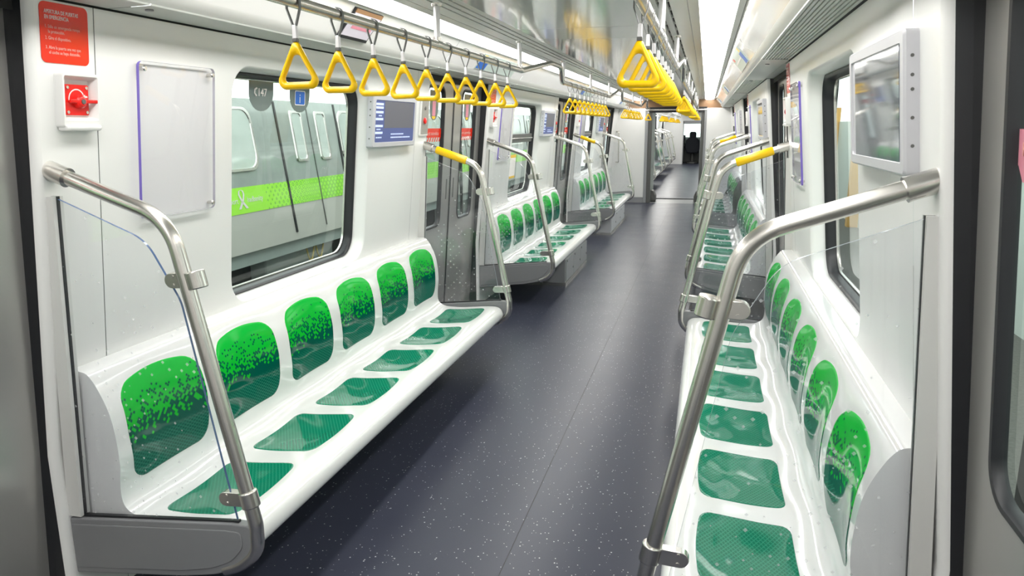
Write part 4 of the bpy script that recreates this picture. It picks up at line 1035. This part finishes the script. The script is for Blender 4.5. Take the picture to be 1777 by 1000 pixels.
cove_plate('pink_print', -1, 3.03, 3.215, 0.40, 0.56, 0.012, 0.013, PINK, t, org)
cove_plate('brown_band', -1, 2.982, 3.238, 0.86, 0.99, 0.010, 0.0125, TAN, t, org)
for s, side in ((-1, 'left'), (1, 'right')):
    for k, yc in enumerate(DOOR_Y[1:]):
        org = (s*0.85, yc+0.05, 1.92)
        t = tag(empty('route_map', org), 'pale route map strip on the cove above the %s %s door' % (['second', 'third', 'last'][k], side), 'sign', 'route maps above the doors')
        cove_plate('map_sheet', s, yc-0.36, yc+0.60, 0.05, 0.86, 0.001, 0.005, PALEG, t, org)
        cove_plate('blue_block', s, yc-0.355, yc-0.16, 0.10, 0.60, 0.005, 0.006, BLUE, t, org)
        cove_plate('orange_mark', s, yc-0.33, yc-0.27, 0.62, 0.80, 0.005, 0.006, YELLOW, t, org)
        cove_plate('line_print', s, yc-0.10, yc+0.55, 0.44, 0.50, 0.005, 0.0058, PRINTW, t, org)
        cove_plate('red_mark', s, yc+0.40, yc+0.5, 0.6, 0.75, 0.005, 0.006, REDP, t, org)

# ------------------------------------------------------------------ end of the car: vertical grab handle on the end wall
t = tag(empty('grab_handle', (-1.09, 14.98, 0.8)), 'slim vertical steel grab handle in the far left corner', 'handle')
m = MB(); m.tube(fillet([(0.0, 0.10, 0.60), (0.06, 0.0, 0.60), (0.06, 0.0, 0.0), (0.0, 0.10, 0.0)], 0.03), 0.013, 10); m.build('grab_tube', RAIL, t, smooth=True)

# ------------------------------------------------------------------ second car seen through the gangway
DX = 0.085; Y2, Y2E = 16.3, 31.0
c2 = tag(empty('floor_next_car', (DX, Y2, 0)), 'grey vinyl floor of the next car', 'floor', kind='structure')
m = MB(); m.box(-1.3, 1.3, 0, Y2E-Y2+2.2, -0.03, 0); m.build('floor_sheet', FLOOR, c2)
for s, side in ((-1, 'left'), (1, 'right')):
    w2 = tag(empty('wall_next_car_'+side, (DX, Y2, 0)), 'white %s wall of the next car' % side, 'wall', kind='structure')
    yy = Y2
    spans = []
    for d in (21.18, 25.48, 29.78):
        spans.append((yy, d-0.68)); yy = d+0.68
    spans.append((yy, Y2E))
    for a, b in spans:
        m = MB(); m.loft([[(s*WX(z), y-Y2, z) for y in (a, b)] for z in (0, 0.55, Z_TOP)], closed=False); m.build('wall_panel', WHITE, w2)
        if b-a > 2:
            c = (a+b)/2
            m = MB(); R_ = rrect(c-0.58, c+0.58, 0.84, 1.70, 0.09, 5); m.prism(R_, lambda p: (s*(WX(p[1])-0.004), p[0]-Y2, p[1]), lambda p: (s*(WX(p[1])+0.01), p[0]-Y2, p[1])); m.build('window_rubber', RUBBER, w2)
            m = MB(); R_ = rrect(c-0.52, c+0.52, 0.90, 1.64, 0.07, 5); m.prism(R_, lambda p: (s*(WX(p[1])-0.006), p[0]-Y2, p[1]), lambda p: (s*(WX(p[1])+0.0), p[0]-Y2, p[1])); m.build('window_pane', OUTWIN, w2)
    for d in (21.18, 25.48, 29.78):
        m = MB(); m.box(*sorted((s*1.17, s*1.19)), d-0.68-Y2, d+0.68-Y2, 0, Z_TOP); m.build('door_leaf', LEAF, w2)
        m = MB(); m.box(*sorted((s*1.10, s*1.17)), d+0.66-Y2, d+0.68-Y2, 0, Z_TOP); m.build('rubber_jamb', RUBBER, w2)
    m = MB(); m.sweep([(1.06, 1.84), (0.90, 1.845), (0.78, 1.99), (0.748, 1.995)], 0, Y2E-Y2, s); m.build('cove_panel', COVE, w2)
c2 = tag(empty('ceiling_next_car', (DX, Y2, 2.0)), 'grey ceiling of the next car', 'ceiling', kind='structure')
m = MB(); m.box(-0.588, 0.588, 0, Y2E-Y2, 0.0, 0.02); m.build('ceiling_panel', CEIL, c2)
for s, side in ((-1, 'left'), (1, 'right')):
    for k in range(3):
        t = tag(empty('ceiling_light', (DX+s*0.668, Y2+2.4+4.8*k, 2.0)), 'white strip light on the %s ceiling edge of the next car, %s from the gangway' % (side, ORD[k]), 'light', 'strip lights in the next car')
        m = MB(); m.grid([[(q*0.078, y, -0.012+0.009*q*q) for q in (-1, -0.5, 0, 0.5, 1)] for y in (-2.38, 2.38)]); m.build('diffuser', LAMPM, t, smooth=True)
for i, yb in enumerate((17.6, 21.9, 26.2)):
    o = copy_tree(bench0); o.location = (-XO+DX, yb+1.43, 0); o.rotation_euler = (0, 0, 0); tag(o, 'bench in the next car beyond the gangway, %s on the left' % ORD[i], 'bench', 'benches in the next car')
    for j, y in enumerate((yb, yb+2.86)):
        q = copy_tree(SCREEN_PLAIN); q.location = (-XS+DX, y, 0); q.rotation_euler = (0, 0, 0)
        tag(q, 'glass screen at the %s end of the %s bench in the next car' % (['near', 'far'][j], ORD[i]), 'screen', 'glass screens in the next car')
for s, side in ((-1, 'left'),):
    t = tag(empty('overhead_rail', (DX+s*XR, 23.0, ZR)), 'steel overhead rail along the left of the next car', 'rail', 'overhead rails')
    m = MB(); m.tube([(0, -6.3, 0), (0, 7.6, 0)], 0.0158, 10); m.build('rail_tube', RAIL, t, smooth=True)
    for k in range(10):
        m = MB(); m.tube([(0, -6.1+1.43*k, 0.01), (0, -6.1+1.43*k, 0.166)], 0.0135, 10); m.build('drop_post', CLIP, t, smooth=True)
    for k in range(3):
        for j in range(10):
            o = copy_tree(h0); o.location = (DX+s*XR, 17.83+4.29*k+0.2525*j, ZR); o.rotation_euler = (0, 0, math.radians(random.uniform(-6, 6)))
            tag(o, 'yellow strap handle in the next car, %s in the %s row from the gangway' % (ORD[j], ['first', 'second', 'third'][k]), 'handle', 'yellow strap handles in the next car')
# cab end
ce2 = tag(empty('wall_cab', (DX, Y2E, 0)), 'white cab partition with an open doorway at the far end of the train', 'wall', kind='structure')
m = MB(); m.box(-1.25, -0.36, 0, 0.05, 0, 2.05); m.box(0.34, 1.25, 0, 0.05, 0, 2.05); m.box(-0.36, 0.34, 0, 0.05, 1.70, 2.05); m.build('partition', WHITE, ce2)
m = MB(); m.box(-0.36, -0.33, -0.01, 0.05, 0, 1.70); m.box(0.31, 0.34, -0.01, 0.05, 0, 1.70); m.box(-0.36, 0.34, -0.01, 0.05, 1.58, 1.70); m.build('door_frame', GREYP, ce2)
cabw = tag(empty('wall_cab_front', (DX, Y2E+2.2, 0)), 'dark cab front below a bright windscreen', 'wall', kind='structure')
m = MB(); m.box(-1.2, 1.2, 0, 0.05, 0, 1.02); m.box(-1.2, 1.2, 0, 0.05, 1.75, 2.05); m.build('cab_front', GREYD, cabw)
m = MB(); m.box(-1.2, 1.2, 0.0, 0.01, 1.02, 1.75); m.build('windscreen', GLASSWIN, cabw)
m = MB(); m.box(-1.2, -1.15, -2.15, 0, 0, 2.05); m.box(1.15, 1.2, -2.15, 0, 0, 2.05); m.box(-1.2, 1.2, -2.15, 0, 2.05, 2.08); m.build('cab_side', GREYP, cabw)
t = tag(empty('driver_desk', (DX, Y2E+1.75, 0)), 'dark driving desk under the windscreen in the far cab', 'desk')
m = MB(); m.prism([(-0.3, 0.0), (0.35, 0.0), (0.35, 1.05), (0.1, 1.02), (-0.3, 0.78)], lambda p: (-0.9, p[0], p[1]), lambda p: (0.9, p[0], p[1])); m.build('desk_body', GREYD, t, bevel=0.02)
m = MB(); m.box(-0.55, -0.30, -0.02, 0.02, 0.95, 1.12); m.build('instrument_panel', DARKGL, t, bevel=0.01)
m = MB(); m.box(0.35, 0.5, -0.02, 0.02, 0.95, 1.12); m.build('instrument_panel', DARKGL, t, bevel=0.01)
t = tag(empty('swivel_chair', (DX+0.02, Y2E+0.75, 0)), 'black high backed swivel chair of the driver in the far cab doorway', 'chair')
m = MB(); P_ = fillet([(-0.20, 0, 0.42), (-0.30, 0, 0.62), (-0.27, 0, 0.92), (-0.15, 0, 1.04), (0.15, 0, 1.04), (0.27, 0, 0.92), (0.30, 0, 0.62), (0.20, 0, 0.42)], 0.08, 4)
m.prism([(p.x, p.z) for p in P_], lambda p: (p[0], -0.03, p[1]), lambda p: (p[0], 0.10, p[1])); m.build('backrest', FABRIC, t, smooth=True, bevel=0.03, seg=3)
m = MB(); m.prism(rrect(-0.135, 0.135, 1.0, 1.27, 0.08, 5), lambda p: (p[0], -0.02, p[1]), lambda p: (p[0], 0.09, p[1])); m.build('headrest', FABRIC, t, smooth=True, bevel=0.025, seg=3)
m = MB(); m.box(-0.25, 0.25, 0.0, 0.48, 0.40, 0.50); m.build('seat_cushion', FABRIC, t, bevel=0.03, seg=3)
for x in (-0.31, 0.31):
    m = MB(); m.box(x-0.035, x+0.035, 0.06, 0.36, 0.64, 0.69); m.build('armrest', FABRIC, t, bevel=0.015)
m = MB(); m.tube([(0, 0.24, 0.06), (0, 0.24, 0.40)], 0.06, 12); m.build('pedestal', GREYD, t)
m = MB(); m.tube([(0, 0.24, 0.0), (0, 0.24, 0.05), (0, 0.24, 0.07)], [0.24, 0.23, 0.10], 16); m.build('base_plate', GREYD, t)

# ------------------------------------------------------------------ the depot outside
gd = tag(empty('ground', (0, 8, -1.0)), 'dark ballasted ground of the depot', 'ground', kind='structure')
m = MB(); m.box(-9, 9, -25, 40, -0.1, 0); m.build('ballast_bed', BALLAST, gd)
def train(sx, x0, lab, letters):
    """neighbouring train: body leaning away upwards, panes, lime band, skirt, dark underfloor"""
    t = tag(empty('parked_train', (sx*2.6, 5.0, -1.0)), lab, 'train', 'trains parked in the depot')
    X = lambda z, d=0.0: sx*(x0+0.14*z-d)
    def tb(m, n, mat, p=None, **k):
        o = m.build(n, mat, None, **k); o.data.transform(Matrix.Translation(-t.location)); o.parent = p or t; return o
    y0, y1 = -9.0, 19.0
    m = MB(); m.loft([[(X(z), y, z) for y in (y0, y1)] for z in (0.60, 1.0, 1.175)], closed=False); m.add([(X(0.60), y0, 0.60), (X(0.60), y1, 0.60), (sx*(x0+2.6), y1, 0.60), (sx*(x0+2.6), y0, 0.60)], [(0,1,2,3)]); body = tb(m, 'lower_body', OUTBODY)
    m = MB(); m.loft([[(X(z, 0.001), y, z) for y in (y0, y1)] for z in (1.075, 1.40, 1.72)], closed=False); m.add([(X(1.72), y0, 1.72), (X(1.72), y1, 1.72), (sx*(x0+2.6), y1, 1.74), (sx*(x0+2.6), y0, 1.74)], [(0,1,2,3)]); up_ = tb(m, 'upper_body', OUTGREY)
    m = MB(); m.loft([[(X(z, 0.003), y, z) for y in (y0, y1)] for z in (0.885, 1.075)], closed=False); bd = tb(m, 'lime_band', LIME)
    m = MB(); m.loft([[(X(z, -0.03), y, z) for y in (y0, y1)] for z in (0.50, 0.61)], closed=False); tb(m, 'skirt', OUTSKIRT)
    m = MB(); m.box(*sorted((sx*(x0+0.35), sx*(x0+2.3))), y0, y1, -0.55, 0.52); tb(m, 'underfloor', OUTUNDER)
    for yy in (-4.2, -1.8, 2.6, 5.15, 9.4, 11.8):
        m = MB(); m.box(*sorted((sx*(x0+0.20), sx*(x0+0.4))), yy, yy+1.1, 0.05, 0.50); tb(m, 'equipment_box', OUTSKIRT, bevel=0.02)
    for yy in (5.62, 5.78):
        m = MB(); m.tube([(sx*(x0+0.12), yy, 0.54)]+[(sx*(x0+0.12), yy+0.16*k/8, 0.54-0.16*math.sin(math.pi*k/8)) for k in range(1, 8)]+[(sx*(x0+0.12), yy+0.16, 0.54)], 0.008, 6); tb(m, 'brake_hose', pm('ochre_hose', (0.45, 0.36, 0.12), 0.6, noise=0.1))
    def pane(a, b, z0, z1, r):
        m = MB(); m.loft([[(X(p[1], d), p[0], p[1]) for p in rrect(a+q, b-q, z0+q, z1-q, r, 5)] for q, d in ((0, 0.002), (0.004, 0.014), (0.022, 0.014), (0.026, 0.004))]); fr_ = tb(m, 'window_frame', STEEL, up_)
        o = None
        m = MB(); L_ = rrect(a+0.024, b-0.024, z0+0.024, z1-0.024, r*0.8, 5); m.add([(X(p[1], 0.006), p[0], p[1]) for p in L_], [tuple(range(len(L_)))]); o = tb(m, 'train_pane', OUTWIN, up_)
    for k in range(-2, 4):
        c = 3.65+4.29*k
        pane(c-1.45, c+1.45, 1.185, 1.66, 0.10)
        dc = c+2.31
        for sg in (-1, 1):
            a, b = sorted((dc+sg*0.06, dc+sg*0.30)) if False else sorted((dc+sg*0.11, dc+sg*0.30))
            pane(a, b, 1.22, 1.645, 0.03)
            m = MB(); yy = dc+sg*0.505; m.hexa([(X(z, d), yy+e, z) for z in (0.66, 1.71) for (e, d) in ((-0.012, 0.008), (0.012, 0.008), (0.012, 0), (-0.012, 0))]); tb(m, 'door_seam', RUBBER)
        m = MB(); m.hexa([(X(z, d), dc+e, z) for z in (0.66, 1.71) for (e, d) in ((-0.006, 0.006), (0.006, 0.006), (0.006, 0), (-0.006, 0))]); tb(m, 'door_seam', GREYD)
    if letters:
        zf = lambda y, z: (X(z, 0.005), y, z)
        for body, y, sz in (('pport', 4.62, 0.060), ('hadbanity', 4.858, 0.058)):
            tx = text('band_lettering', body, sz, PRINTW, zf(y, 0.962), (0, -sx, 0), (sx*0.14, 0, 1), sx=0.90); tx.data.transform(Matrix.Translation(-t.location)); tx.parent = bd
        for sg in (-1, 1):
            P = [(sg*0.045, -0.055), (sg*-0.012, 0.012), (sg*-0.030, 0.050), (sg*-0.022, 0.075), (0, 0.083)]
            P = [zf(4.795+a, 0.975+b) for a, b in P]
            m = MB(); vs = []; 
            for i, p in enumerate(P):
                w_ = (0.016, 0.011, 0.009, 0.008, 0.008)[i]; vs += [(p[0]+sx*-0.001, p[1]-w_, p[2]), (p[0]+sx*-0.001, p[1]+w_, p[2])]
            m.add(vs, [(2*i, 2*i+1, 2*i+3, 2*i+2) for i in range(len(P)-1)]); tb(m, 'ribbon_mark', PRINTW, bd)
    return t
train(-1, 2.50, 'parked grey train with lime band seen through the left windows', True)
dw_ = tag(empty('wall_depot', (4.4, 8, -1.0)), 'pale depot wall seen through the right windows', 'wall', kind='structure')
DEP = pm('depot_wall_paint', (0.62, 0.68, 0.64), 0.6, noise=0.06, nscale=1.5)
m = MB(); m.box(0, 0.1, -33, 32, 0.0, 2.6); m.build('wall_sheet', DEP, dw_)
for i in range(9):
    m = MB(); m.box(-0.25, 0.02, -16+4.0*i, -15.72+4.0*i, 0.0, 3.0); m.build('depot_column', pm('ochre_column', (0.72, 0.42, 0.12), 0.5, noise=0.05) if i == 0 else bpy.data.materials['ochre_column'], dw_)
